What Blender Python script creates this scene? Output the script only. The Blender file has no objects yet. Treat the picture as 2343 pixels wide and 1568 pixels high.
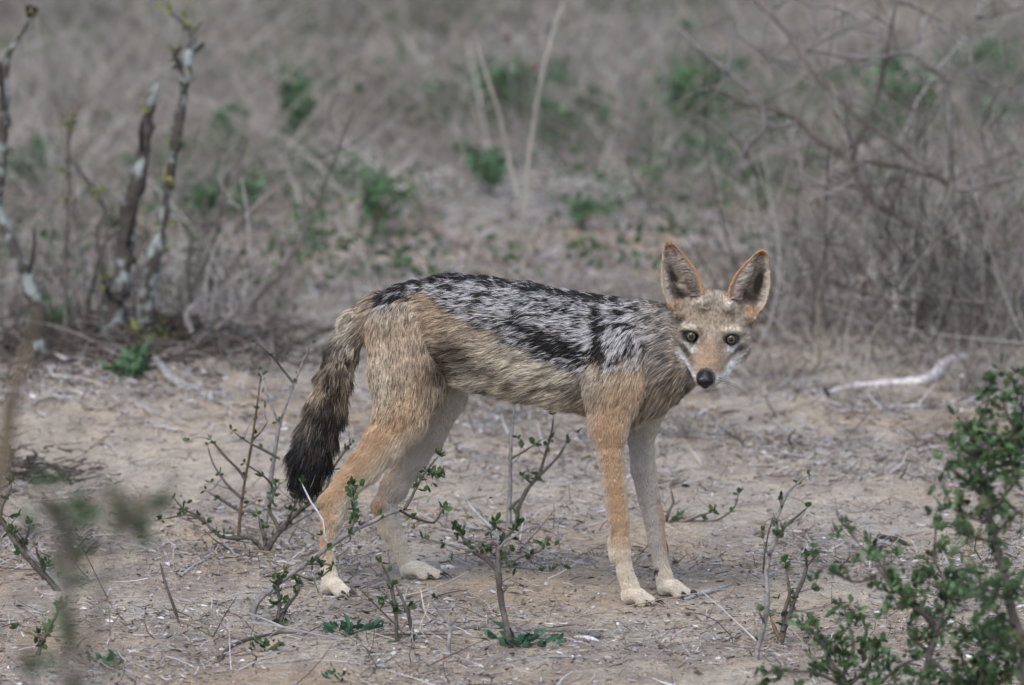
import bpy, math, random
import numpy as np
from mathutils import Vector, Matrix, kdtree
R = math.radians
rng = np.random.default_rng(7)
random.seed(7)
sc = bpy.context.scene
# ---------------------------------------------------------------- camera
CAM = np.array([0.0, -12.0, 1.82]); PITCH = R(7.0)
W, H = 2342.0, 1568.0
S = 23.6 / 200.0 / W
cd = bpy.data.cameras.new('camera'); cam = bpy.data.objects.new('camera', cd)
sc.collection.objects.link(cam); sc.camera = cam
cam.location = CAM; cam.rotation_euler = (R(90) - PITCH, 0, 0)
cd.lens = 200.0; cd.sensor_width = 23.6; cd.clip_start = 0.1; cd.clip_end = 2000.0
cd.dof.use_dof = True; cd.dof.focus_distance = 11.96; cd.dof.aperture_fstop = 4.7
# ---------------------------------------------------------------- world, sun, exposure
SUN_EL, SUN_AZ = R(52), R(200)
w = bpy.data.worlds.new('World'); sc.world = w; w.use_nodes = True
nt = w.node_tree; bg = nt.nodes['Background']
sky = nt.nodes.new('ShaderNodeTexSky'); sky.sky_type = 'NISHITA'; sky.sun_disc = False
sky.sun_elevation = SUN_EL; sky.sun_rotation = SUN_AZ; sky.air_density = 1.0; sky.dust_density = 2.2; sky.ozone_density = 1.3
nt.links.new(sky.outputs[0], bg.inputs[0]); bg.inputs[1].default_value = 0.12
sl = bpy.data.lights.new('sun', 'SUN'); sun = bpy.data.objects.new('sun', sl); sc.collection.objects.link(sun)
sl.energy = 0.75; sl.angle = R(26); sl.color = (1.0, 0.97, 0.94)
sd = Vector((math.sin(SUN_AZ) * math.cos(SUN_EL), math.cos(SUN_AZ) * math.cos(SUN_EL), math.sin(SUN_EL)))
sun.rotation_euler = sd.to_track_quat('Z', 'Y').to_euler()
sc.view_settings.view_transform = 'Standard'; sc.view_settings.look = 'None'
sc.view_settings.exposure = 0.92; sc.view_settings.gamma = 1.0
try:
    sc.cycles.use_denoising = True; sc.cycles.denoiser = 'OPENIMAGEDENOISE'; sc.cycles.denoising_input_passes = 'RGB_ALBEDO_NORMAL'; sc.cycles.denoising_prefilter = 'ACCURATE'
except Exception: pass
sc.cycles.max_bounces = 6; sc.cycles.transparent_max_bounces = 8

# ---------------------------------------------------------------- helpers
cp, sp = math.cos(PITCH), math.sin(PITCH)
def P(px, py, Y):
    """the point at world depth Y that stands at this place of the photograph (2342 wide)"""
    a = (px - W / 2) * S; b = -(py - H / 2) * S
    d = np.array([a, cp + b * sp, -sp + b * cp])
    return CAM + d * ((Y - CAM[1]) / d[1])
def G(px, py, z=0.0):
    a = (px - W / 2) * S; b = -(py - H / 2) * S
    d = np.array([a, cp + b * sp, -sp + b * cp])
    return CAM + d * ((z - CAM[2]) / d[2])
def proj(p):
    q = p - CAM
    f = q[..., 1] * cp - q[..., 2] * sp; u = q[..., 1] * sp + q[..., 2] * cp
    return W / 2 + q[..., 0] / f / S, H / 2 - u / f / S
def pxm(Y): return S * (Y - CAM[1])          # metres per photograph pixel at depth Y

def tag(o, label=None, cat=None, group=None, kind=None):
    if label: o['label'] = label
    if cat: o['category'] = cat
    if group: o['group'] = group
    if kind: o['kind'] = kind
    return o
def mesh_np(name, V, F, mat, parent=None, col=None, smooth=False, extra=None):
    """V (n,3); F list of (m,k) arrays of faces"""
    me = bpy.data.meshes.new(name)
    if isinstance(F, np.ndarray): F = [F]
    F = [f for f in F if len(f)]
    me.vertices.add(len(V)); me.vertices.foreach_set('co', np.asarray(V, np.float32).ravel())
    tot = np.concatenate([np.full(len(f), f.shape[1]) for f in F]); idx = np.concatenate([f.ravel() for f in F])
    me.loops.add(len(idx)); me.loops.foreach_set('vertex_index', idx.astype(np.int32))
    me.polygons.add(len(tot)); st = np.concatenate([[0], np.cumsum(tot)[:-1]])
    me.polygons.foreach_set('loop_start', st.astype(np.int32))
    try: me.polygons.foreach_set('loop_total', tot.astype(np.int32))
    except Exception: pass
    me.update(calc_edges=True); me.validate()
    if smooth: me.polygons.foreach_set('use_smooth', np.ones(len(tot), bool))
    if col is not None:
        a = me.attributes.new('col', 'FLOAT_COLOR', 'POINT')
        c = np.ones((len(V), 4), np.float32); c[:, :3] = col; a.data.foreach_set('color', c.ravel())
    if extra:
        for k, v in extra.items():
            a = me.attributes.new(k, 'FLOAT', 'POINT'); a.data.foreach_set('value', np.asarray(v, np.float32))
    if mat: me.materials.append(mat)
    o = bpy.data.objects.new(name, me); sc.collection.objects.link(o)
    if parent is not None:
        o.parent = parent
        if parent.type == 'EMPTY' and parent.location.length > 0:
            o.matrix_parent_inverse = Matrix.Translation(-parent.location)
    return o
# cheap smooth noise
def _hash(ix, iy, iz, s):
    h = (ix.astype(np.int64) * 374761393 + iy.astype(np.int64) * 668265263 + iz.astype(np.int64) * 2147483647 + s * 1274126177) & 0xffffffff
    h = ((h ^ (h >> 13)) * 1274126177) & 0xffffffff
    h = ((h ^ (h >> 16)) * 2246822519) & 0xffffffff
    return ((h ^ (h >> 15)) & 0xffffff) / float(0xffffff)
def noise3(x, y, z=None, s=0):
    x = np.asarray(x, float); y = np.asarray(y, float); z = np.zeros_like(x) if z is None else np.asarray(z, float)
    ix, iy, iz = np.floor(x), np.floor(y), np.floor(z)
    fx, fy, fz = x - ix, y - iy, z - iz
    fx, fy, fz = [f * f * (3 - 2 * f) for f in (fx, fy, fz)]
    r = 0
    for dx in (0, 1):
        for dy in (0, 1):
            for dz in (0, 1):
                r = r + _hash(ix + dx, iy + dy, iz + dz, s) * (fx if dx else 1 - fx) * (fy if dy else 1 - fy) * (fz if dz else 1 - fz)
    return r
def fbm(x, y, z=None, s=0, o=3):
    r = 0; a = 0.5; t = 0
    for i in range(o):
        f = 2 ** i
        r = r + a * noise3(np.asarray(x) * f, np.asarray(y) * f, None if z is None else np.asarray(z) * f, s + i * 17); t += a; a *= 0.5
    return r / t
def nrm(v): return v / np.maximum(np.linalg.norm(v, axis=-1, keepdims=True), 1e-9)
def sst(a, b, x):
    t = np.clip((x - a) / (b - a), 0, 1); return t * t * (3 - 2 * t)

def attr_mat(name, rough=0.9, spec=0.2, noise=None, bump=None, rough_attr=None, trans=0.0):
    m = bpy.data.materials.new(name); m.use_nodes = True; n = m.node_tree; b = n.nodes['Principled BSDF']
    a = n.nodes.new('ShaderNodeAttribute'); a.attribute_name = 'col'
    src = a.outputs['Color']
    if noise:
        tc = n.nodes.new('ShaderNodeTexCoord'); tx = n.nodes.new('ShaderNodeTexNoise'); tx.inputs['Scale'].default_value = noise[0]; tx.inputs['Detail'].default_value = 4
        mr = n.nodes.new('ShaderNodeMapRange'); mr.inputs['From Min'].default_value = 0.3; mr.inputs['From Max'].default_value = 0.7
        mr.inputs['To Min'].default_value = 1 - noise[1]; mr.inputs['To Max'].default_value = 1 + noise[1]
        mx = n.nodes.new('ShaderNodeVectorMath'); mx.operation = 'SCALE'
        n.links.new(tc.outputs['Object'], tx.inputs['Vector']); n.links.new(tx.outputs['Fac'], mr.inputs[0])
        n.links.new(src, mx.inputs[0]); n.links.new(mr.outputs[0], mx.inputs['Scale']); src = mx.outputs[0]
        if bump:
            bp = n.nodes.new('ShaderNodeBump'); bp.inputs['Strength'].default_value = bump; bp.inputs['Distance'].default_value = 0.002
            n.links.new(tx.outputs['Fac'], bp.inputs['Height']); n.links.new(bp.outputs[0], b.inputs['Normal'])
    n.links.new(src, b.inputs['Base Color'])
    b.inputs['Roughness'].default_value = rough; b.inputs['Specular IOR Level'].default_value = spec
    if rough_attr:
        ra = n.nodes.new('ShaderNodeAttribute'); ra.attribute_name = rough_attr; n.links.new(ra.outputs['Fac'], b.inputs['Roughness'])
    if trans:
        tr = n.nodes.new('ShaderNodeBsdfTranslucent'); ms = n.nodes.new('ShaderNodeMixShader'); ms.inputs[0].default_value = trans
        n.links.new(src, tr.inputs['Color']); n.links.new(b.outputs[0], ms.inputs[1]); n.links.new(tr.outputs[0], ms.inputs[2])
        n.links.new(ms.outputs[0], n.nodes['Material Output'].inputs['Surface'])
    return m
# ================================================================ ground
def gz(x, y):
    x = np.asarray(x, float); y = np.asarray(y, float)
    far = sst(.5, 4, y); near = sst(-.4, -1.2, y)
    z = (fbm(x * 2.2 + 5, y * 1.1, s=5) - .5) * .030 * (.25 + far * 1.2 + near * .4) + (fbm(x * 11, y * 7, s=6) - .5) * .009 * (.5 + far)
    z = z + (fbm(x * 42, y * 30, s=8) - .5) * .0055 + (fbm(x * 95, y * 75, s=9, o=2) - .5) * .0022
    d2 = (x / .6) ** 2 + (y / .45) ** 2; z = z * (1 - np.exp(-d2 * 1.2) * .85)
    z += .05 * np.exp(-((x + .62) / .30) ** 2 - ((y - 1.95) / .55) ** 2)          # low sandy rise by the saplings
    z -= .035 * np.exp(-((x + .69) / .10) ** 2 - ((y - 1.25) / .16) ** 2)
    return z
def ax(a, b, d, far):
    c = np.arange(a, b + 1e-6, d); g = d * 1.25; l = [a]; h = [b]
    while l[-1] > -far: l.append(l[-1] - g); h.append(h[-1] + g); g *= 1.25
    return np.concatenate([np.array(l[1:])[::-1], c, h[1:]])
xs = ax(-1.5, 1.5, .0085, 300); ys = ax(-1.3, 5, .0115, 300)
XX, YY = np.meshgrid(xs, ys, indexing='ij'); ZZ = gz(XX, YY) * np.exp(-((np.abs(XX) + np.abs(YY)) / 60) ** 2)
Vg = np.stack([XX, YY, ZZ], -1).reshape(-1, 3); nx, ny = XX.shape
ii = np.arange(nx * ny).reshape(nx, ny); Fg = np.stack([ii[:-1, :-1], ii[1:, :-1], ii[1:, 1:], ii[:-1, 1:]], -1).reshape(-1, 4)
SAND = np.array([.50, .385, .265]); SANDP = np.array([.57, .485, .375]); SOIL = np.array([.27, .215, .175]); ASH = np.array([.37, .345, .31])
x, y = Vg[:, 0], Vg[:, 1]
a = fbm(x * 5, y * 2.2, s=31, o=4); b_ = fbm(x * 22, y * 9, s=32, o=3); c_ = fbm(x * 1.6, y * .7, s=35)
col = SAND + (SANDP - SAND) * sst(.35, .65, a)[:, None]
m1 = sst(.50, .66, b_ * .6 + a * .4)[:, None]; col = col * (1 - m1 * .6) + SOIL * m1 * .6
far = sst(1.2, 4.0, y)[:, None]; m2 = (sst(.40, .58, c_)[:, None] * .6 + .1) * far; col = col * (1 - m2) + ASH * .9 * m2
def bare(x, y):
    b = np.exp(-((x + .55) / .38) ** 2 - ((y - 1.25) / .42) ** 2) + .9 * np.exp(-((x - .45) / .42) ** 2 - ((y - .75) / .28) ** 2) + .7 * np.exp(-((x - .02) / .3) ** 2 - ((y - 1.0) / .22) ** 2)
    b = b + .5 * np.exp(-((x - .32) / .22) ** 2 - ((y + .15) / .2) ** 2) + .8 * np.exp(-((x + .15) / .5) ** 2 - ((y - 2.3) / .35) ** 2)
    return np.clip(b, 0, 1)
bm_ = (bare(x, y) * .6)[:, None]; col = col * (1 - bm_) + np.array([.61, .52, .405]) * bm_
lit = (sst(.45, .62, fbm(x * 6, y * 4, s=50)) * .28)[:, None]; col = col * (1 - lit) + ASH * lit
def ground_mat():
    m = attr_mat('sandy_soil', .95, .15); n = m.node_tree; b = n.nodes['Principled BSDF']; at = [q for q in n.nodes if q.type == 'ATTRIBUTE'][0]
    tc = n.nodes.new('ShaderNodeTexCoord')
    def nz(sc_, det, r=.6):
        t = n.nodes.new('ShaderNodeTexNoise'); t.inputs['Scale'].default_value = sc_; t.inputs['Detail'].default_value = det; t.inputs['Roughness'].default_value = r
        n.links.new(tc.outputs['Object'], t.inputs['Vector']); return t
    def mul(src, t, lo_, hi_, a_=.3, b2=.7):
        mr = n.nodes.new('ShaderNodeMapRange'); mr.inputs[1].default_value = a_; mr.inputs[2].default_value = b2; mr.inputs[3].default_value = lo_; mr.inputs[4].default_value = hi_
        n.links.new(t.outputs[0], mr.inputs[0]); v = n.nodes.new('ShaderNodeVectorMath'); v.operation = 'SCALE'; n.links.new(src, v.inputs[0]); n.links.new(mr.outputs[0], v.inputs['Scale']); return v.outputs[0]
    t1, t2, t3 = nz(60, 6), nz(260, 4), nz(14, 6)
    s = mul(at.outputs['Color'], t1, .72, 1.22); s = mul(s, t2, .68, 1.3, .35, .65); s = mul(s, t3, .85, 1.12)
    vo = n.nodes.new('ShaderNodeTexVoronoi'); vo.inputs['Scale'].default_value = 420; n.links.new(tc.outputs['Object'], vo.inputs['Vector'])
    s = mul(s, vo, 1.25, .9, .1, .4)
    n.links.new(s, b.inputs['Base Color'])
    ad = n.nodes.new('ShaderNodeMath'); ad.operation = 'ADD'; n.links.new(t1.outputs[0], ad.inputs[0]); n.links.new(t2.outputs[0], ad.inputs[1])
    bp = n.nodes.new('ShaderNodeBump'); bp.inputs['Strength'].default_value = .9; bp.inputs['Distance'].default_value = .006; n.links.new(ad.outputs[0], bp.inputs['Height']); n.links.new(bp.outputs[0], b.inputs['Normal'])
    return m
ground = mesh_np('ground', Vg, Fg, ground_mat(), None, np.clip(col, .02, .8), True); tag(ground, kind='structure')
def onG(px, py):
    p = G(px, py, 0.0)
    for _ in range(4): p = G(px, py, float(gz(p[0], p[1])))
    return p

# ================================================================ mesh builders
def catmull(pts, step):
    p = np.asarray(pts, float); out = []
    q = np.vstack([2 * p[0] - p[1], p, 2 * p[-1] - p[-2]])
    for i in range(1, len(q) - 2):
        L = np.linalg.norm(q[i + 1, :3] - q[i, :3]); k = max(2, int(L / step)); t = np.linspace(0, 1, k, endpoint=False)[:, None]
        a, b, c, d = q[i - 1], q[i], q[i + 1], q[i + 2]
        out.append(.5 * (2 * b + (c - a) * t + (2 * a - 5 * b + 4 * c - d) * t ** 2 + (3 * b - a - 3 * c + d) * t ** 3))
    out.append(q[-2][None]); return np.vstack(out)
class Bag:
    def __init__(s): s.V = []; s.F4 = []; s.F3 = []; s.C = []; s.n = 0
    def add(s, V, F, C):
        V = np.asarray(V, float)
        if not len(V): return
        (s.F4 if F.shape[1] == 4 else s.F3).append(F + s.n); s.V.append(V); C = np.asarray(C, float)
        s.C.append(np.tile(C, (len(V), 1)) if C.ndim == 1 else C); s.n += len(V)
    def build(s, name, mat, parent=None, smooth=False):
        F = [np.concatenate(f) for f in (s.F4, s.F3) if f]
        return mesh_np(name, np.vstack(s.V), F, mat, parent, np.clip(np.vstack(s.C), 0, .95), smooth)
def tube(bag, path, col, sides=6, jit=.12, step=.012, end=True):
    """path rows x y z r"""
    p = catmull(path, step); n = len(p); c = p[:, :3].copy(); r = np.maximum(p[:, 3], .0002)
    r = r * (1 + (rng.random(n) - .5) * 2 * jit); c += (rng.random((n, 3)) - .5) * (r * jit * 1.4)[:, None]
    t = nrm(np.gradient(c, axis=0)); ref = np.array([0.03, 1.0, 0.02]); u = nrm(np.cross(t, ref)); v = np.cross(t, u)
    if end: r[-1] *= .3
    a = np.arange(sides) / sides * 2 * math.pi
    V = c[:, None] + r[:, None, None] * (np.cos(a)[None, :, None] * u[:, None] + np.sin(a)[None, :, None] * v[:, None])
    V = V.reshape(-1, 3); i = np.arange(n - 1)[:, None] * sides; k = np.arange(sides)[None]; k2 = (k + 1) % sides
    F = np.stack([i + k, i + k2, i + sides + k2, i + sides + k], -1).reshape(-1, 4)
    col = np.asarray(col, float)
    if col.ndim == 1: C = np.tile(col, (len(V), 1)) * (1 + (np.repeat(rng.random(n), sides) - .5) * .3)[:, None]
    else: C = np.repeat(col[np.linspace(0, len(col) - 1, n).astype(int)], sides, 0)
    bag.add(V, F, C); return p
def leaves(bag, pos, d, L, Wd, C, fold=.25, curl=.15):
    """small folded leaves: a keel, two blades; all arrays (n,..)"""
    n = len(pos)
    if n == 0: return
    d = nrm(d); side = nrm(np.cross(d, rng.normal(size=(n, 3)))); nn = np.cross(side, d)
    L = L[:, None]; Wd = Wd[:, None]; lv = []
    def pt(s_, w_, h_): return pos + d * L * s_ + side * Wd * w_ + nn * L * h_
    lv = [pt(0, 0, 0), pt(.45, 0, -fold * .35), pt(1, 0, curl * .3), pt(.30, .42, .05), pt(.68, .5, .07), pt(.30, -.42, .05), pt(.68, -.5, .07)]
    V = np.stack(lv, 1).reshape(-1, 3); b = np.arange(n)[:, None, None] * 7
    F = (b + np.array([[0, 1, 3], [3, 1, 4], [4, 1, 2], [0, 5, 1], [5, 6, 1], [6, 2, 1]])[None]).reshape(-1, 3)
    bag.add(V, F, np.repeat(C, 7, 0))
def sticks(bag, p, d, L, r, C, bend=.25, seg=3, sides=3):
    n = len(p); d = nrm(d); u = nrm(np.cross(d, [0.1, 0.2, 1.0])); w_ = np.cross(u, d)
    s_ = np.linspace(0, 1, seg + 1); off = (rng.normal(size=(n, 1, 1)) * bend * L[:, None, None]) * (4 * s_ * (1 - s_))[None, :, None] * u[:, None]
    off = off + (rng.normal(size=(n, 1, 1)) * bend * .4 * L[:, None, None]) * (4 * s_ * (1 - s_))[None, :, None] * w_[:, None]
    c = p[:, None] + d[:, None] * (L[:, None] * (s_ - .0)[None])[..., None] + off
    a = np.arange(sides) / sides * 2 * math.pi; rr = r[:, None] * (1 - .55 * s_)[None]
    V = c[:, :, None] + rr[:, :, None, None] * (np.cos(a)[None, None, :, None] * u[:, None, None] + np.sin(a)[None, None, :, None] * w_[:, None, None])
    V = V.reshape(-1, 3); b = np.arange(n)[:, None, None, None] * (seg + 1) * sides; i = np.arange(seg)[None, :, None, None] * sides; k = np.arange(sides)[None, None, :, None]
    k2 = (k + 1) % sides; q = np.concatenate([b + i + k, b + i + k2, b + i + sides + k2, b + i + sides + k], -1).reshape(-1, 4)
    bag.add(V, q, np.repeat(C, (seg + 1) * sides, 0))
def blades(bag, p, d, L, wd, C, droop=.3, seg=4):
    n = len(p); d = nrm(d); hz = nrm(d * np.array([1, 1, 0]) + rng.normal(size=(n, 3)) * .15 * np.array([1, 1, 0])); s_ = np.linspace(0, 1, seg + 1)
    c = p[:, None] + d[:, None] * (L[:, None] * s_)[..., None]
    dr = (droop * (.3 + rng.random(n)))[:, None, None] * L[:, None, None] * (s_ ** 2)[None, :, None]
    c = c + dr * (hz * .7 - np.array([0, 0, .7]))[:, None]
    side = nrm(np.cross(d, rng.normal(size=(n, 3)))); wv = wd[:, None] * (1 - .8 * s_)[None]
    V = np.stack([c - side[:, None] * wv[..., None], c + side[:, None] * wv[..., None]], 2).reshape(-1, 3)
    b = np.arange(n)[:, None, None] * (seg + 1) * 2; i = np.arange(seg)[None, :, None] * 2
    F = np.concatenate([b + i, b + i + 1, b + i + 3, b + i + 2], -1).reshape(-1, 4); V[:, 2] = np.maximum(V[:, 2], gz(V[:, 0], V[:, 1]) + .001)
    bag.add(V, F, np.repeat(C, (seg + 1) * 2, 0))
def pick(pal, n, j=.15):
    pal = np.array(pal); w_ = pal[:, 3]; c = pal[rng.choice(len(pal), n, p=w_ / w_.sum()), :3]; return c * (1 + rng.normal(0, j, n))[:, None]
m_litter = attr_mat('dry_litter', .85, .2); m_grass = attr_mat('dry_grass', .8, .2, trans=.25)
m_bark = attr_mat('bark', .9, .2, (160, .35), .6); m_leaf = attr_mat('leaf', .55, .35, trans=.2); m_straw = attr_mat('straw', .7, .3)
# frustum-filling scatter: rows and columns of the visible wedge plus a margin on both sides
def scatter(n, y0, y1, margin=.35, dens=None):
    y = y0 + (y1 - y0) * rng.random(n * 3); hw = (y + 12) * S * W / 2 + margin; x = (rng.random(n * 3) * 2 - 1) * hw
    k = rng.random(n * 3) < hw / hw.max()
    if dens is not None: k &= rng.random(n * 3) < dens(x, y)
    x, y = x[k][:n], y[k][:n]; return x, y
# ---- fallen litter: sticks, grass stubs, curled bits
PAL = [(.40, .385, .39, 3), (.62, .60, .60, 1.9), (.33, .27, .21, 2.4), (.10, .08, .065, 2.2), (.22, .18, .15, 2), (.46, .40, .33, 1.5)]  # dark brown bits also stand in for small shadows among the litter
def ld(x, y):
    d = sst(.36, .60, fbm(x * 7, y * 4, s=50)) * .85 + .2
    return np.clip(d * (1 - .9 * bare(x, y)), 0, 1)
B = Bag()
for (n, y0, y1, Lm, rm) in ((19000, -1.1, 1.2, .011, .00062), (1500, -1.1, 1.2, .034, .0009), (9000, .2, 2.2, .016, .0010), (20000, 1.4, 5, .024, .0014), (130, -1.1, 2.2, .08, .0014), (9000, 5, 12, .05, .002)):
    x, y = scatter(n, y0, y1, .3, ld); n = len(x); L = Lm * rng.lognormal(0, .5, n); r = rm * rng.lognormal(0, .3, n)
    az = rng.random(n) * 2 * math.pi; el = np.abs(rng.normal(0, .28, n)) * (rng.random(n) < .7) + .02
    up = rng.random(n) < .05; el[up] = .5 + .9 * rng.random(up.sum()); L[up] *= 1.1
    d = np.stack([np.cos(az) * np.cos(el), np.sin(az) * np.cos(el), np.sin(el)], 1); p = np.stack([x, y, gz(x, y) + r * .8], 1)
    sticks(B, p, d, L, r, pick(PAL, n), .12)
x, y = scatter(14000, -1.1, 4.0, .3, ld); n = len(x); az = rng.random(n) * 2 * math.pi
d = np.stack([np.cos(az), np.sin(az), .25 * rng.random(n)], 1)
leaves(B, np.stack([x, y, gz(x, y) + .0018], 1), d, .009 * rng.lognormal(0, .4, n), .0028 * rng.lognormal(0, .35, n), pick(PAL, n), .5, .6)
litter = B.build('litter', m_litter); tag(litter, 'grey and white broken twigs and curled dry leaves strewn over the sand', 'litter', kind='stuff')
# ---- grit
B = Bag(); x, y = scatter(15000, -1.15, 1.6, .25, lambda x, y: .4 + .6 * sst(.3, .6, fbm(x * 9, y * 6, s=61))); n = len(x)
r = .0011 * rng.lognormal(0, .38, n); c = np.stack([x, y, gz(x, y) + r * .3], 1)
oc = np.array([[1, 0, 0], [0, 1, 0], [-1, 0, 0], [0, -1, 0], [0, 0, 1], [0, 0, -1]], float)
Vq = c[:, None] + r[:, None, None] * oc[None] * (1 + .35 * rng.normal(size=(n, 6, 1)))
fo = np.array([[0, 1, 4], [1, 2, 4], [2, 3, 4], [3, 0, 4], [1, 0, 5], [2, 1, 5], [3, 2, 5], [0, 3, 5]])
B.add(Vq.reshape(-1, 3), (np.arange(n)[:, None, None] * 6 + fo[None]).reshape(-1, 3), np.repeat(pick([(.50, .35, .24, 3), (.52, .42, .33, 2), (.28, .21, .17, 3), (.50, .45, .4, .5), (.5, .28, .15, .5)], n), 6, 0))
tag(B.build('gravel', m_litter), 'fine orange and buff grit on the bare sand', 'gravel', kind='stuff')
# ---- dead grass in the background
GP = [(.44, .40, .335, 3), (.38, .345, .30, 3), (.54, .50, .46, 2.6), (.19, .17, .13, 1.8), (.27, .23, .18, 1.6), (.10, .09, .07, 1.2)]
B = Bag()
def gd(x, y):
    row = sst(1.0, 5.0, y); d = (.12 + .9 * row) * (sst(.38, .60, fbm(x * 2.2, y * 1.3, s=70)) * .95 + .06)
    d = np.maximum(d, .95 * np.exp(-((x - .95) / .42) ** 2 - ((y - 3.2) / .8) ** 2)); d = np.maximum(d, .8 * np.exp(-((x + .60) / .28) ** 2 - ((y - 3.5) / .4) ** 2)); d = d * (1 - .9 * sst(-.15, -.35, x) * sst(3.1, 2.7, y))
    return np.clip(d, 0, 1)
x, y = scatter(2300, 1.3, 13, 1.0, gd); nt_ = len(x)
for i in range(nt_):
    k = int(rng.integers(14, 42)); br = 1 + .35 * math.exp(-((x[i] - 1.0) / .45) ** 2 - ((y[i] - 3.4) / .9) ** 2); h = (.055 + .10 * rng.random() + .055 * min(max((y[i] - 3) / 6, 0), 1)) * br * (1 if br > 1.15 else .55 + .45 * min(max((y[i] - 2) / 3, 0), 1))
    spr = .02 + .05 * rng.random(); px_ = x[i] + rng.normal(0, spr, k); py_ = y[i] + rng.normal(0, spr, k)
    lean = rng.normal(0, .25, 2); d = np.stack([rng.normal(0, .5, k) + lean[0], rng.normal(0, .5, k) + lean[1], np.full(k, 1.0)], 1)
    tint = pick(GP, 1, .15)[0] * .88 * rng.lognormal(0, .38); C = pick(GP, k, .15) * .4 + tint * .55
    blades(B, np.stack([px_, py_, gz(px_, py_)], 1), d, h * rng.lognormal(0, .4, k), .0009 + .0011 * rng.random(k) + .0001 * y[i], C, .55)
grass = B.build('dry_grass', m_grass); tag(grass, 'low grey-brown dead grass and stubble covering the ground behind the jackal', 'dry grass', kind='stuff')
# ---- fine wiry twigs over the far ground
B = Bag(); x, y = scatter(2600, 3.0, 12, .4, lambda x, y: .3 + .7 * sst(.4, .6, fbm(x * 2, y * 1.2, s=88))); n = len(x)
d = np.stack([rng.normal(0, .8, n), rng.normal(0, .8, n), .3 + rng.random(n)], 1)
sticks(B, np.stack([x, y, gz(x, y)], 1), d, .13 * rng.lognormal(0, .5, n), .0011 * rng.lognormal(0, .3, n), pick([(.10, .08, .07, 2), (.25, .21, .20, 2), (.38, .35, .36, 2), (.2, .15, .12, 1)], n), .2, 5)
tag(B.build('undergrowth', m_litter), 'wiry leafless stalks tangled through the far dead grass', 'undergrowth', kind='stuff')
# ---- low green growth among the far grass
B = Bag(); x, y = scatter(760, 3.0, 12, .8, lambda x, y: sst(.46, .60, fbm(x * 2.6 + 3, y * 1.1, s=95))); n = len(x); k = rng.integers(8, 26, n); i = np.repeat(np.arange(n), k); m = len(i)
sx = .02 + .03 * rng.random(n); pos = np.stack([x[i] + rng.normal(0, 1, m) * sx[i], y[i] + rng.normal(0, .03, m), gz(x[i], y[i]) + .03 + np.abs(rng.normal(0, .035, m))], 1)
leaves(B, pos, rng.normal(size=(m, 3)) + [0, 0, .5], .017 * rng.lognormal(0, .3, m), .009 * rng.lognormal(0, .3, m), pick([(.055, .105, .04, 3), (.09, .14, .06, 2), (.12, .16, .09, 1)], m))
tag(B.build('ground_cover', m_leaf), 'scattered low green leaves among the far dead grass', 'ground cover', kind='stuff')
# ================================================================ shrubs, saplings, branches, stalks
def thing(name, label, cat, loc, group=None):
    o = bpy.data.objects.new(name, None); sc.collection.objects.link(o); o.location = loc; o.empty_display_size = .05
    tag(o, label, cat, group); bpy.context.view_layer.update(); return o
TWIG = np.array([.105, .092, .08]); TWIGG = np.array([.225, .21, .20]); PALE = np.array([.42, .41, .42]); RED = np.array([.17, .115, .07])
GREEN = [(.055, .095, .032, 3), (.075, .125, .045, 2), (.04, .07, .028, 2), (.10, .13, .05, .7)]
BLUEG = [(.045, .12, .075, 2), (.06, .15, .085, 2), (.035, .09, .05, 1)]
YELG = [(.16, .17, .05, 2), (.22, .20, .07, 1)]
def to3(br, Y, drift=.0, foot=False):
    """branch points (px, py, radius px) to x y z r"""
    out = []; ph = rng.random() * 6; n = len(br)
    for i, b in enumerate(br):
        y = Y + drift * i / max(n - 1, 1) + .006 * math.sin(ph + i * 1.7) * (i > 0)
        p = P(b[0], b[1], y); out.append([*p, b[2] * pxm(y)])
    if foot: out[0][2] = float(gz(out[0][0], out[0][1])) - .006
    return out
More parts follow.
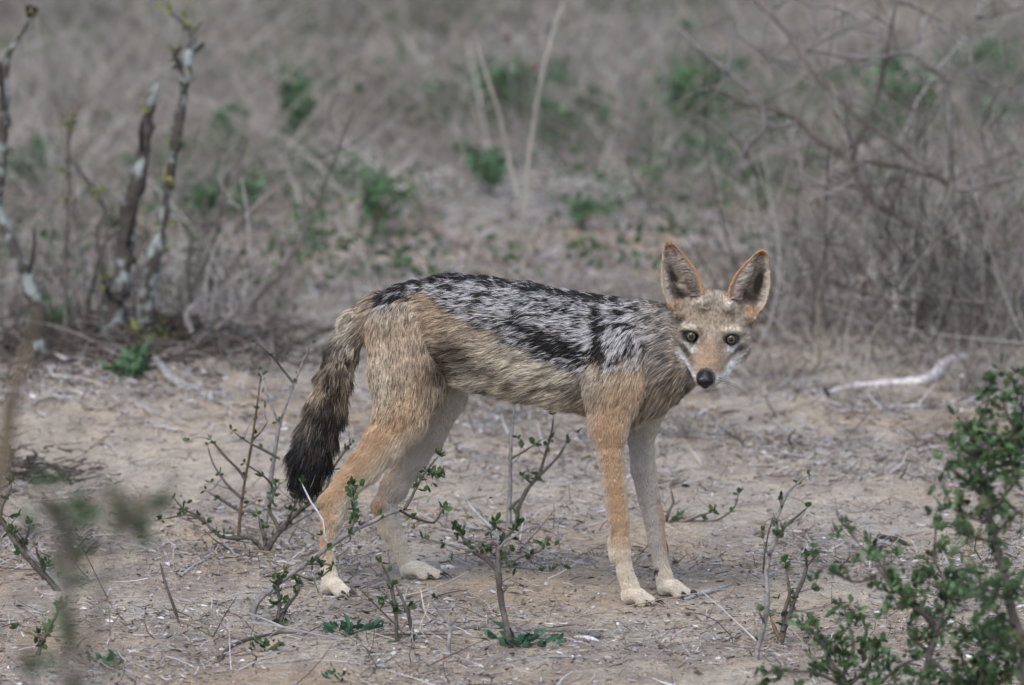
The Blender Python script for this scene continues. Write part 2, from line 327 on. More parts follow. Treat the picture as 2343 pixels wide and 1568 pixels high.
def shrub(name, label, cat, Y, brs, pal=GREEN, leaf=(.010, .0055), dens=60, top=.0, col=TWIG, group=None, per=4, foot=1, step=.009, spread=.5, jit=.14, twigs=0, leafmat=None, lname='leaves'):
    """brs: list of (points, leaf share, colour)"""
    f = brs[0][0][0] if not isinstance(brs[0][0], (int, float)) else brs[0]
    base = P(f[0], f[1], Y); base[2] = float(gz(base[0], base[1]))
    root = thing(name, label, cat, base, group); Lf = Bag()
    for i, b in enumerate(brs):
        W_ = Bag(); pts, lv = b[0], b[1]; c = b[2] if len(b) > 2 else col; dr = b[3] if len(b) > 3 else rng.normal(0, .03)
        q = to3(pts, Y, dr if i >= foot else dr * .5, i < foot)
        path = tube(W_, q, c, 6, jit, step)
        # short side spurs
        if twigs:
            m = max(1, int(twigs * len(path) * step * 10)); ks = rng.integers(1, len(path), m); s0 = path[ks, :3]
            ln = .012 + .03 * rng.random(m); dd = nrm(rng.normal(size=(m, 3)) * np.array([1, .6, .8]) + np.array([0, 0, .5]))
            sticks(W_, s0, dd, ln, np.maximum(path[ks, 3] * .4, .0005), np.tile(c, (m, 1)), .12, 3, 4)
            if lv > 0:
                e = s0 + dd * ln[:, None]; kk = 2; e = np.repeat(e, kk, 0); D_ = np.repeat(dd, kk, 0) + rng.normal(size=(m * kk, 3)) * .7
                leaves(Lf, e, D_, leaf[0] * rng.lognormal(0, .25, m * kk), leaf[1] * rng.lognormal(0, .2, m * kk), pick(pal, m * kk, .2))
        Ln = len(path) * step; m = rng.poisson(max(dens * .72 * lv * Ln, 0))
        if m:
            t0 = top; ks = (len(path) * (t0 + (1 - t0) * rng.random(m) ** .8)).astype(int).clip(0, len(path) - 1); tan = nrm(np.gradient(path[:, :3], axis=0))
            if lv > 0: ks[0] = len(path) - 1
            s0 = path[ks, :3]; kk = per; s0 = np.repeat(s0, kk, 0); N_ = len(s0)
            D_ = np.repeat(tan[ks], kk, 0) * .35 + rng.normal(size=(N_, 3)) * spread + np.array([0, 0, .35])
            s0 = s0 + nrm(D_) * np.repeat(path[ks, 3], kk)[:, None] * .6
            leaves(Lf, s0, D_, leaf[0] * .85 * rng.lognormal(0, .28, N_), leaf[1] * .8 * rng.lognormal(0, .25, N_), np.repeat(pick(pal, m, .12), kk, 0) * (1 + rng.normal(0, .1, N_))[:, None])
        W_.build('stem' if i < foot else 'branch', m_bark, root, True)
    if Lf.n: Lf.build(lname, leafmat or m_leaf, root)
    return root
def yat(px, py): return float(onG(px, py)[1])
SG = 'sparse twiggy shrubs around the jackal'
# --- shrubs in and around the plane of focus
shrub('twiggy_shrub', 'upright twiggy shrub with bare grey and orange stems left of the hanging tail', 'shrub', yat(560, 1236) + .0, [
    ([(545, 1236, 4.6), (550, 1170, 4), (562, 1090, 3.4), (575, 1020, 3), (585, 950, 2.4), (597, 860, 1.8)], .7, RED * .75),
    ([(600, 1240, 7), (612, 1150, 6), (625, 1060, 5), (638, 980, 4), (655, 925, 3.5), (680, 860, 3), (712, 785, 2)], .8, TWIGG * 1.1),
    ([(640, 980, 3.5), (622, 930, 3), (610, 900, 2.5), (596, 848, 2)], .5, PALE * .9), ([(672, 878, 3), (650, 850, 2.4), (622, 815, 2), (585, 783, 1.5)], 1.0, TWIG),
    ([(562, 1100, 4), (545, 1075, 3.4), (520, 1050, 3), (482, 1005, 2.2)], .8, TWIG), ([(640, 1050, 3.5), (600, 1028, 3), (572, 1015, 2.5), (530, 985, 1.8)], 1.0, TWIG),
    ([(580, 1005, 2.5), (600, 985, 2), (612, 965, 1.5)], 1, TWIG), ([(553, 1140, 4), (520, 1110, 3), (487, 1060, 2.2), (475, 1020, 1.6)], .6, TWIG),
    ([(556, 1175, 4), (525, 1155, 3.5), (500, 1140, 3), (470, 1122, 2)], 1.4, TWIG), ([(626, 1120, 3), (610, 1095, 2.4), (560, 1060, 2)], .8, TWIG)],
    dens=42, per=3, leaf=(.0085, .005), group=SG, foot=2, twigs=.5)
shrub('twiggy_shrub', 'low leafy shrub with a leaning stem between the tail tip and the rear paw', 'shrub', yat(600, 1258) - .02, [
    ([(604, 1262, 8), (625, 1235, 7), (650, 1205, 6), (690, 1165, 5), (720, 1145, 4), (745, 1120, 3.5), (760, 1075, 3), (780, 1045, 2.5), (802, 1012, 1.8)], .8, TWIG),
    ([(640, 1215, 5), (628, 1190, 4), (615, 1165, 3.4), (626, 1130, 3), (632, 1105, 2.2)], 1.8), ([(655, 1200, 4), (668, 1170, 3), (690, 1120, 2.6)], 1.6),
    ([(600, 1258, 5), (575, 1232, 5), (530, 1232, 4), (495, 1222, 3.5), (460, 1185, 3), (420, 1165, 2.5), (398, 1140, 1.6)], .7), ([(500, 1222, 3), (440, 1180, 2.4), (370, 1188, 1.8)], .7),
    ([(608, 1255, 5), (600, 1210, 4), (590, 1180, 3)], 1.2)], dens=58, per=4, leaf=(.0095, .006), group=SG, twigs=.7)
shrub('twiggy_shrub', 'front shrub whose long grey branch crosses both hind legs', 'shrub', -.33, [
    ([(578, 1505, 11), (606, 1470, 9), (628, 1436, 8), (650, 1400, 6), (662, 1370, 5)], .5, TWIG * 1.1),
    ([(600, 1478, 7), (590, 1440, 7), (578, 1405, 8), (590, 1375, 7), (618, 1350, 6), (660, 1318, 6), (706, 1285, 6), (760, 1245, 6), (806, 1215, 6), (850, 1195, 5.5), (886, 1176, 5), (925, 1166, 5)], .35, TWIGG, .12),
    ([(925, 1166, 4), (940, 1140, 3.2), (955, 1110, 3), (975, 1078, 2.8), (1003, 1043, 2)], .9, TWIG, .1), ([(915, 1168, 3.4), (940, 1182, 3), (985, 1196, 3), (1000, 1188, 2.5), (1013, 1163, 1.8)], .8, TWIG, .1),
    ([(978, 1085, 2.2), (1012, 1084, 1.6)], 1.6, TWIG, .1), ([(800, 1220, 4), (812, 1175, 3), (807, 1140, 2.6), (802, 1112, 2)], 2.2, TWIG, .1), ([(632, 1430, 5), (640, 1380, 4), (634, 1340, 3.4), (650, 1310, 3)], 2.4, TWIG),
    ([(655, 1390, 4), (684, 1350, 3.4), (676, 1325, 3)], 2.4), ([(652, 1400, 4), (632, 1386, 3)], 2), ([(765, 1262, 4), (745, 1235, 3), (738, 1190, 2.6), (712, 1150, 2.4), (690, 1105, 1.8)], .5, PALE, .08),
    ([(700, 1290, 3), (760, 1295, 2.4), (720, 1330, 2)], 1.2)], dens=55, per=5, leaf=(.011, .0065), group=SG, twigs=.5)
shrub('twiggy_shrub', 'small two-stemmed shrub with a leafy head in front of the far rear paw', 'shrub', yat(930, 1470), [
    ([(908, 1462, 5), (906, 1420, 4.5), (903, 1385, 4), (895, 1345, 4), (885, 1315, 3), (872, 1290, 2.4)], 1.2), ([(946, 1472, 5), (940, 1430, 4.5), (930, 1395, 4), (918, 1365, 3.5), (905, 1340, 3)], 1.5),
    ([(935, 1410, 3), (938, 1390, 2.4)], 3), ([(896, 1345, 3), (878, 1320, 2.4)], 2.6), ([(905, 1385, 3), (880, 1375, 2.4)], 2)], dens=62, per=5, leaf=(.0105, .0065), group=SG, twigs=.4, foot=2)
shrub('twiggy_shrub', 'tree-like little shrub with a single trunk standing alone below the belly', 'shrub', yat(1172, 1482), [
    ([(1170, 1484, 9), (1160, 1440, 8), (1152, 1400, 7.5), (1144, 1360, 7), (1140, 1310, 7), (1138, 1270, 6), (1142, 1240, 6)], .25, TWIG * 1.25),
    ([(1140, 1310, 5), (1112, 1280, 4.5), (1082, 1262, 4), (1055, 1225, 3.5), (1040, 1205, 3)], 1.5), ([(1085, 1260, 3.4), (1040, 1250, 3), (1000, 1240, 2.4), (968, 1232, 1.8)], .8, TWIGG), ([(1142, 1240, 4.5), (1128, 1210, 4), (1095, 1180, 3.5), (1070, 1150, 2.4), (1055, 1125, 1.6)], .5, PALE),
    ([(1142, 1242, 4), (1165, 1222, 3), (1185, 1200, 2.6)], 2.6), ([(1142, 1295, 4), (1170, 1296, 3.5), (1205, 1300, 3), (1260, 1308, 2)], .9, TWIGG), ([(1165, 1296, 3), (1190, 1275, 2.6), (1232, 1262, 2.4), (1245, 1245, 1.8)], 2.2),
    ([(1138, 1262, 4), (1150, 1245, 3), (1200, 1212, 2.4), (1240, 1205, 1.8), (1285, 1235, 1.3)], .12, TWIGG), ([(1130, 1215, 3), (1133, 1195, 2.4)], 2.6), ([(1140, 1275, 4), (1120, 1262, 3)], 2.6), ([(1148, 1275, 3), (1168, 1262, 2.4)], 2.4)],
    dens=62, per=4, leaf=(.0105, .0065), group=SG, twigs=.5)
shrub('twiggy_shrub', 'thin forked shrub seen under the belly behind the hind and front legs', 'shrub', yat(1170, 1205), [
    ([(1163, 1205, 6), (1165, 1150, 5.5), (1167, 1100, 5), (1167, 1050, 4.5), (1170, 1000, 3.6), (1176, 940, 2.6), (1180, 905, 2)], .35, TWIGG), ([(1182, 1212, 6), (1185, 1170, 5), (1200, 1130, 5), (1222, 1100, 4), (1255, 1068, 3.4), (1280, 1040, 3), (1296, 1015, 2)], .9, TWIG),
    ([(1166, 1165, 4), (1180, 1150, 3.5), (1198, 1138, 3)], .5), ([(1232, 1090, 3.5), (1250, 1030, 3), (1262, 985, 2.4), (1266, 950, 2)], .7, TWIG), ([(1168, 1050, 3), (1200, 1032, 2.4), (1222, 1018, 2)], 1.4), ([(1215, 1105, 3), (1195, 1090, 2.4)], 2.6)],
    dens=40, per=4, leaf=(.0115, .007), group=SG, foot=2, twigs=.5)
shrub('twiggy_shrub', 'tall thin grey-stemmed shrub in the open sand right of the front paws', 'shrub', yat(1728, 1510), [
    ([(1728, 1512, 7), (1735, 1470, 6.5), (1750, 1420, 6.5), (1756, 1360, 6), (1752, 1320, 6), (1760, 1270, 5.5), (1778, 1225, 5), (1775, 1190, 4.5), (1785, 1165, 4), (1800, 1130, 3.5), (1825, 1105, 2.6), (1848, 1088, 1.8)], .5, TWIGG * 1.1),
    ([(1778, 1228, 4), (1800, 1200, 3.4), (1825, 1180, 3), (1848, 1160, 2)], 2.0), ([(1776, 1195, 3.4), (1768, 1175, 2.6)], 2.2), ([(1788, 1160, 3), (1784, 1145, 2.4)], 2.0), ([(1760, 1270, 3), (1745, 1252, 2)], 1), ([(1748, 1425, 3), (1736, 1400, 2)], 2)],
    dens=48, per=4, leaf=(.0095, .006), group=SG, twigs=.5)
shrub('twiggy_shrub', 'short forked shrub between the tall thin one and the green bushes', 'shrub', yat(1782, 1475), [
    ([(1782, 1476, 8), (1792, 1440, 7), (1805, 1410, 6), (1822, 1360, 5), (1838, 1325, 4.5), (1846, 1295, 3.5), (1868, 1270, 2.4)], .5), ([(1785, 1465, 5), (1768, 1430, 4), (1762, 1412, 3)], .5, RED), ([(1790, 1445, 5), (1794, 1400, 5), (1806, 1360, 4), (1800, 1320, 3), (1798, 1285, 2)], 1.6),
    ([(1845, 1296, 3), (1843, 1268, 2)], .6), ([(1796, 1430, 3), (1810, 1395, 3)], 2)], dens=48, per=4, leaf=(.0115, .0075), group=SG, twigs=.4)
shrub('twiggy_shrub', 'leaning shrub at the left edge rising over a small dark hollow', 'shrub', yat(135, 1352), [
    ([(140, 1352, 8), (105, 1320, 7), (70, 1285, 7), (35, 1240, 6), (5, 1195, 5), (-20, 1160, 4)], .9, TWIG * 1.2), ([(150, 1355, 5), (110, 1310, 4), (60, 1255, 3), (20, 1212, 2.4)], .3, PALE * .8), ([(60, 1275, 4), (48, 1240, 3), (30, 1215, 2.4)], 2.2),
    ([(45, 1255, 4), (62, 1228, 3), (68, 1200, 2.4)], 2.2), ([(0, 1200, 4), (5, 1160, 3), (20, 1130, 2.6), (28, 1105, 2)], 1.2), ([(95, 1310, 4), (108, 1285, 3)], 2.6)], dens=52, per=5, leaf=(.011, .0065), group=SG, twigs=.5)
shrub('twiggy_shrub', 'short curved sprig in the bottom left corner with leaves up its stem', 'shrub', yat(80, 1500), [
    ([(82, 1502, 5), (98, 1465, 4.5), (115, 1432, 4), (130, 1405, 3.5), (136, 1385, 2.6)], 2.2), ([(92, 1478, 3), (86, 1450, 2.4)], 2), ([(100, 1460, 3), (70, 1450, 2.4), (38, 1438, 1.6)], .2, RED)], dens=55, per=5, leaf=(.010, .006), group=SG)
shrub('twiggy_shrub', 'low spreading sprig just behind the far front leg', 'shrub', yat(1530, 1196), [
    ([(1522, 1198, 4), (1530, 1170, 3.6), (1540, 1150, 3), (1534, 1118, 2)], .1), ([(1530, 1195, 4), (1565, 1195, 3), (1600, 1180, 2.6), (1630, 1172, 2)], 1.6), ([(1580, 1192, 3), (1640, 1190, 2.4), (1680, 1160, 2), (1688, 1130, 1.6)], .5), ([(1545, 1196, 3), (1552, 1182, 2)], 3)], dens=60, per=4, leaf=(.011, .006), group=SG)
shrub('twiggy_shrub', 'bare brown stick standing alone left of the front shrub', 'shrub', yat(412, 1425), [([(412, 1430, 3), (398, 1390, 3.4), (380, 1340, 3.4), (366, 1288, 2.6)], .0, TWIG)], dens=0, group=SG)
shrub('twiggy_shrub', 'pale dry forked sprout with bent straws between the two front shrubs', 'shrub', yat(1025, 1500), [
    ([(1025, 1500, 5), (1027, 1460, 5), (1030, 1430, 4), (1008, 1405, 3), (985, 1370, 2.4), (978, 1330, 1.6)], 0, TWIGG * 1.2), ([(1030, 1430, 3), (1045, 1415, 2.4), (1062, 1395, 1.6)], 0, TWIGG), ([(985, 1370, 1.6), (975, 1400, 1.6), (960, 1440, 1.6), (985, 1470, 1.5), (975, 1490, 1.2)], 0, np.array([.5, .42, .32])), ([(962, 1350, 1.8), (972, 1400, 1.6), (985, 1420, 1.4)], 0, np.array([.55, .47, .38]))], dens=0, group=SG)
# --- broad-leaved herbs pressed to the ground
def rosette(label, px, py, wpx, n, pal=BLUEG, L=.03):
    p = onG(px, py); root = thing('ground_herb', label, 'herb', p, 'small blue-green herbs on the sand'); Lf = Bag(); sdv = wpx * pxm(p[1]) * .45
    c = p + rng.normal(size=(n, 3)) * np.array([sdv, sdv * .6, 0]) * .6; c[:, 2] = gz(c[:, 0], c[:, 1]) + .002 + .012 * rng.random(n)
    d = nrm((c - p) * np.array([1, 1, 0]) + rng.normal(size=(n, 3)) * .02 + 1e-4); d[:, 2] = .25 + .4 * rng.random(n)
    leaves(Lf, c, d, L * rng.lognormal(0, .3, n), L * .42 * rng.lognormal(0, .25, n), pick(pal, n, .15), .2, -.6); Lf.build('leaves', m_leaf, root)
    St = Bag(); k = 5; a = rng.random(k) * 6.28; sticks(St, np.tile(p - [0, 0, .002], (k, 1)), np.stack([np.cos(a), np.sin(a) * .6, .35 + 0 * a], 1), np.full(k, sdv), np.full(k, .0011), np.tile([.10, .13, .07], (k, 1)), .1); St.build('stem', m_bark, root)
rosette('blue-green herb with broad leaves on the sand left of the two-stemmed shrub', 792, 1452, 110, 26, L=.020)
rosette('blue-green herb spreading around the foot of the tree-like shrub', 1190, 1480, 120, 34, L=.018)
rosette('small blue-green herb at the bottom left behind the blurred twigs', 226, 1530, 60, 18, L=.014)
rosette('tiny green herb cut by the lower edge below the crossing shrub', 775, 1562, 44, 12, L=.012)
rosette('small green herb at the foot of the front shrub', 604, 1492, 50, 14, GREEN, L=.013)

# --- lichen-covered saplings on the left
def lichen_mat():
    m = attr_mat('lichen_bark', .9, .15, (120, .3), .8); n = m.node_tree; b = n.nodes['Principled BSDF']; src = b.inputs['Base Color'].links[0].from_socket
    tc = n.nodes.new('ShaderNodeTexCoord'); t = n.nodes.new('ShaderNodeTexNoise'); t.inputs['Scale'].default_value = 48; t.inputs['Detail'].default_value = 5
    t2 = n.nodes.new('ShaderNodeTexNoise'); t2.inputs['Scale'].default_value = 13
    n.links.new(tc.outputs['Object'], t.inputs['Vector']); n.links.new(tc.outputs['Object'], t2.inputs['Vector'])
    sp2 = n.nodes.new('ShaderNodeMath'); sp2.operation = 'ADD'; n.links.new(t.outputs[0], sp2.inputs[0]); n.links.new(t2.outputs[0], sp2.inputs[1])
    mr = n.nodes.new('ShaderNodeMapRange'); mr.inputs[1].default_value = .99; mr.inputs[2].default_value = 1.13; n.links.new(sp2.outputs[0], mr.inputs[0])
    mx = n.nodes.new('ShaderNodeMix'); mx.data_type = 'RGBA'; mx.inputs[7].default_value = (.30, .33, .315, 1); n.links.new(mr.outputs[0], mx.inputs[0]); n.links.new(src, mx.inputs[6]); n.links.new(mx.outputs[2], b.inputs['Base Color'])
    return m
m_lich = lichen_mat()
YS = yat(300, 800)
def sapling(label, brs, Y, group='old scrub stems at the left', col=TWIG * .62, mat=None, lv=None, dens=6):
    f = brs[0][0]; base = P(f[0], f[1], Y); base[2] = float(gz(base[0], base[1])); root = thing('scrub_stem', label, 'scrub stem', base, group)
    Lf = Bag()
    for i, pts in enumerate(brs):
        T_ = Bag()
        path = tube(T_, to3(pts, Y, rng.normal(0, .05) if i else 0, i == 0), col * (.8 + .5 * rng.random()), 8, .24 if i == 0 else .17, .010); T_.build('trunk' if i == 0 else 'branch', mat or (m_lich if i == 0 else m_bark), root, True)
        if lv:
            m = rng.poisson(dens * len(path) * .016)
            if m:
                ks = rng.integers(len(path) // 4, len(path), m); k5 = 7; s0 = np.repeat(path[ks, :3], k5, 0) + rng.normal(size=(m * k5, 3)) * .006
                leaves(Lf, s0, rng.normal(size=(m * k5, 3)) + [0, 0, .4], .013 * rng.lognormal(0, .3, m * k5), .008 * rng.lognormal(0, .3, m * k5), np.repeat(pick(lv, m, .15), k5, 0))
    if Lf.n: Lf.build('leaves', m_leaf, root)
    return root
sapling('thick dark scrub stem with pale lichen, its top broken off at mid height', [[(255, 765, 30), (262, 700, 27), (278, 640, 24), (288, 560, 21), (296, 480, 19), (314, 420, 18), (325, 370, 17), (333, 310, 16), (340, 260, 13), (352, 215, 13), (360, 186, 12)],
    [(288, 570, 8), (300, 520, 6), (312, 460, 5)], [(326, 360, 6), (322, 310, 5), (326, 270, 4)], [(264, 690, 10), (240, 660, 7), (236, 640, 5)]], YS, lv=YELG, dens=5)
sapling('taller lichen-marked scrub stem ending in a knobbly fork with bare twigs', [[(328, 790, 22), (334, 720, 20), (345, 640, 18), (356, 580, 15), (372, 500, 12), (385, 430, 11), (395, 370, 11), (402, 320, 12), (412, 270, 12), (420, 220, 11), (424, 180, 12), (430, 140, 13), (440, 105, 9), (446, 78, 7)],
    [(420, 168, 8), (405, 140, 7), (400, 125, 6), (415, 105, 5)], [(440, 120, 7), (455, 110, 6), (468, 98, 6)], [(440, 90, 5), (425, 60, 4), (405, 40, 3.4), (385, 28, 2.4)], [(436, 86, 3), (452, 62, 2.4), (465, 50, 1.8)], [(346, 640, 7), (362, 600, 5), (380, 540, 4)]], YS - .05, lv=YELG, dens=7)
sapling('dark leaning scrub stem crossing the left edge at mid height', [[(100, 700, 20), (70, 655, 18), (45, 600, 16), (25, 550, 14), (5, 500, 12), (-15, 440, 10)], [(60, 640, 5), (75, 590, 4), (80, 520, 3)]], YS - .2, lv=GREEN, dens=4)
sapling('dark stem at the upper left edge bent toward a single dark seed knob', [[(-70, 800, 16), (-40, 620, 15), (-10, 460, 14), (6, 330, 14), (10, 240, 12), (12, 170, 10), (20, 125, 7), (45, 85, 5), (66, 45, 4)], [(8, 260, 8), (2, 180, 6), (-2, 140, 5)]], YS - .15)
_k = Bag(); kc = P(72, 26, YS - .15); cN = 60; dd = nrm(rng.normal(size=(cN, 3))); leaves(_k, kc + dd * .005, dd, np.full(cN, .008), np.full(cN, .006), pick([(.07, .05, .04, 2), (.2, .17, .06, .5)], cN)); _ko = [o for o in sc.objects if o.get('label', '').startswith('dark stem at the upper left')][0]; _k.build('seed_head', m_bark, _ko)
sapling('slender brown scrub shoot with a yellow-green bud tip, left of the lichen stems', [[(148, 700, 6), (150, 600, 6), (152, 520, 6), (153, 450, 5.5), (155, 380, 5), (158, 320, 5), (162, 270, 5), (172, 252, 4), (188, 238, 3)], [(155, 350, 3), (185, 400, 2.6), (205, 430, 2.2), (235, 480, 2)], [(168, 262, 4), (155, 262, 3)]], YS - .1, col=TWIG * 1.15, lv=YELG, dens=9, mat=m_bark)
sapling('thin curved stem rising just left of the thick lichen stem', [[(228, 720, 6), (235, 640, 6), (225, 570, 6), (220, 520, 5), (240, 490, 5), (222, 440, 4), (195, 405, 3), (172, 362, 2.6)]], YS + .1, col=TWIG, mat=m_bark)
sapling('long thin bare stalk slanting up and right from the saplings to mid frame', [[(545, 715, 6), (590, 680, 6), (640, 630, 6), (672, 575, 5), (705, 515, 4.5), (735, 440, 4), (762, 370, 3.6), (785, 310, 3), (812, 245, 2.4)], [(700, 520, 3), (690, 470, 2.4), (700, 430, 2)]], YS + .25, col=TWIG * 1.2, mat=m_bark, lv=YELG, dens=1.5)
for lab, q in (('short crooked dead stem in the brush right of the lichen stems', [(400, 860, 9), (415, 800, 8), (425, 740, 6), (436, 680, 5), (430, 620, 4), (440, 540, 3)]), ('pale gnarled stump stem low in the brush beside the sandy bank', [(410, 850, 10), (425, 810, 9), (440, 770, 8), (425, 720, 6), (452, 690, 4)]), ('crooked dark stem in front of the stalks at the left', [(190, 800, 6), (196, 720, 6), (215, 640, 5), (238, 560, 4), (280, 520, 3)])):
    sapling(lab, [q], YS + rng.normal(0, .05), mat=m_bark, col=TWIGG if 'pale' in lab else TWIG)
# debris banked round the sapling feet
B = Bag(); n = 2000; x = P(290, 0, YS)[0] + rng.normal(0, .15, n); y = YS + .02 + rng.normal(0, .24, n)
hh = .045 * np.exp(-((x - P(290, 0, YS)[0]) / .13) ** 2 - ((y - YS) / .2) ** 2) * rng.random(n)
az = rng.random(n) * 6.28; d = np.stack([np.cos(az), np.sin(az), .45 * rng.random(n)], 1)
sticks(B, np.stack([x, y, gz(x, y) + hh + .002], 1), d, .05 * rng.lognormal(0, .5, n), .0016 * rng.lognormal(0, .4, n), pick([(.07, .055, .045, 4), (.16, .13, .11, 3), (.30, .27, .25, 1.2), (.05, .04, .035, 3)], n), .2)
n = 210; x = P(45, 0, 1.2)[0] + rng.normal(0, .05, n); y = 1.22 + rng.normal(0, .06, n); az = rng.random(n) * 6.28
sticks(B, np.stack([x, y, gz(x, y) + .03 * rng.random(n)], 1), np.stack([np.cos(az), np.sin(az), .3 * rng.random(n)], 1), .04 * rng.lognormal(0, .5, n), .0014 * rng.lognormal(0, .4, n), pick([(.06, .05, .04, 4), (.12, .10, .09, 3)], n), .2)
tag(B.build('debris', m_litter), 'dark broken brushwood heaped at the feet of the saplings and in the hollow', 'brushwood', kind='stuff')
# --- fallen branches
def fallen(label, pts, col, lift=.012, jit=.2):
    rows = []
    for a in pts:
        p = onG(a[0], a[1]); r = a[2] * pxm(p[1]); rows.append([p[0], p[1], p[2] + r * .7 + (a[3] if len(a) > 3 else 0), r])
    Bq = Bag(); tube(Bq, rows, col, 8, jit, .014); o = Bq.build('fallen_branch', m_bark, None, True); tag(o, label, 'branch', 'fallen branches on the sand')
fallen('bleached white fallen branch with a thick kinked end on the sand at right', [(1890, 905, 5), (1940, 892, 7), (2000, 886, 9), (2060, 882, 10), (2100, 882, 12), (2140, 868, 13), (2158, 845, 13), (2180, 836, 14), (2212, 830, 12)], np.array([.62, .58, .57]))
fallen('short white bone-like branch piece lying in the litter left of the saplings', [(100, 826, 5), (120, 822, 9), (140, 828, 9), (155, 834, 6)], np.array([.78, .76, .76]))
fallen('thick pale root-like branch lying in front of the sapling mound', [(330, 800, 9), (370, 850, 11), (395, 876, 10), (430, 890, 8), (470, 900, 6)], TWIGG * 1.4)
fallen('pale branch chip on the sand right of the root-like branch', [(462, 908, 6), (478, 914, 7), (488, 918, 4)], PALE * 1.2)
fallen('long thin brown stick lying across the sand behind the tree-like shrub', [(870, 1462, 3), (960, 1452, 4), (1060, 1440, 4), (1130, 1438, 4), (1240, 1444, 5), (1330, 1450, 6), (1372, 1462, 8)], TWIGG * .9, jit=.1)
fallen('thick grey stick at the tips of the far front claws', [(1562, 1376, 4), (1600, 1364, 6), (1640, 1352, 6), (1672, 1340, 3)], PALE * .9)
fallen('thin dark stick behind the front sprig near the bottom left', [(500, 1520, 5), (520, 1490, 5), (560, 1468, 4), (640, 1450, 3), (700, 1452, 2.4)], TWIG)
fallen('pale straight stick lying in the bottom left litter', [(580, 1520, 3), (640, 1518, 3), (700, 1512, 3.4), (740, 1506, 2)], TWIGG * 1.5)
fallen('dark flat stick lying in the sand at the right', [(2010, 1232, 6), (2050, 1240, 7), (2080, 1252, 4)], TWIG * .6)
fallen('white leaf-shaped chip right of the tree-like shrub foot', [(1315, 1458, 2), (1335, 1462, 5), (1355, 1466, 5), (1374, 1470, 1.5)], PALE * 1.5)
fallen('slim white stem pointing away from the far rear paw', [(1008, 1302, 5), (1025, 1301, 5.5), (1046, 1299, 1.5)], np.array([.85, .8, .72]), jit=.05)
fallen('crossed pale sticks bundle between the two hind-leg shrubs', [(412, 1322, 3), (440, 1300, 4), (470, 1282, 4), (480, 1268, 3)], PALE)
# --- tall pale stalks behind the jackal
def stalk(label, brs, Y):
    root = thing('grass_stalk', label, 'stalk', onG(brs[0][0][0], brs[0][0][1]), 'tall dry stalks rising behind the jackal')
    for i, q in enumerate(brs): Bq = Bag(); tube(Bq, to3(q, Y, .02 * i, i == 0), np.array([.36, .33, .28]), 6, .08, .02); Bq.build('stem', m_straw, root, True)
YT = yat(1198, 640)
stalk('tall straight pale stalk running to the top edge above the back', [[(1198, 640, 3.7), (1198, 560, 4.3), (1200, 480, 4.3), (1206, 400, 4.3), (1216, 320, 4.0), (1228, 240, 3.7), (1246, 150, 3.7), (1264, 80, 4.0), (1290, 0, 3.7)], [(1232, 220, 1.6), (1240, 100, 1.2), (1238, 0, 0.9)]], YT)
stalk('pale stalk leaning left beside the straight one above the back', [[(1196, 640, 2.5), (1192, 540, 3.1), (1188, 460, 3.4), (1172, 400, 3.7), (1158, 340, 3.7), (1142, 260, 3.7), (1122, 200, 3.4), (1100, 130, 3.1), (1084, 72, 2.8)]], YT + .05)
stalk('short broken pale stalk slanting behind the back', [[(1068, 640, 3.7), (1080, 590, 3.7), (1096, 545, 3.1), (1104, 520, 2.5)]], yat(1068, 640))
for lab, q in (('thin stalk with a small brown seed ball above the back', [(1232, 420, 2.4), (1228, 300, 2.2), (1220, 210, 2), (1220, 160, 2)]), ('thin stalk with a small seed ball near the top edge', [(1190, 360, 2.4), (1175, 240, 2.2), (1162, 140, 2), (1160, 90, 2)])):
    Y_ = yat(q[0][0], q[0][1] + 60); root = thing('seed_stalk', lab, 'stalk', onG(q[0][0], q[0][1] + 60), 'thin stalks with seed balls'); Bq = Bag(); tube(Bq, to3([(q[0][0], q[0][1] + 60, 2.4)] + q, Y_, 0, True), TWIGG, 5, .08, .02); Bq.build('stem', m_straw, root)
    Bq = Bag(); c = P(q[-1][0], q[-1][1] - 4, Y_); dd = nrm(rng.normal(size=(90, 3))); leaves(Bq, c + dd * .003, dd, np.full(90, .006), np.full(90, .004), pick([(.36, .22, .17, 1), (.24, .14, .10, 1)], 90)); Bq.build('seed_head', m_straw, root)
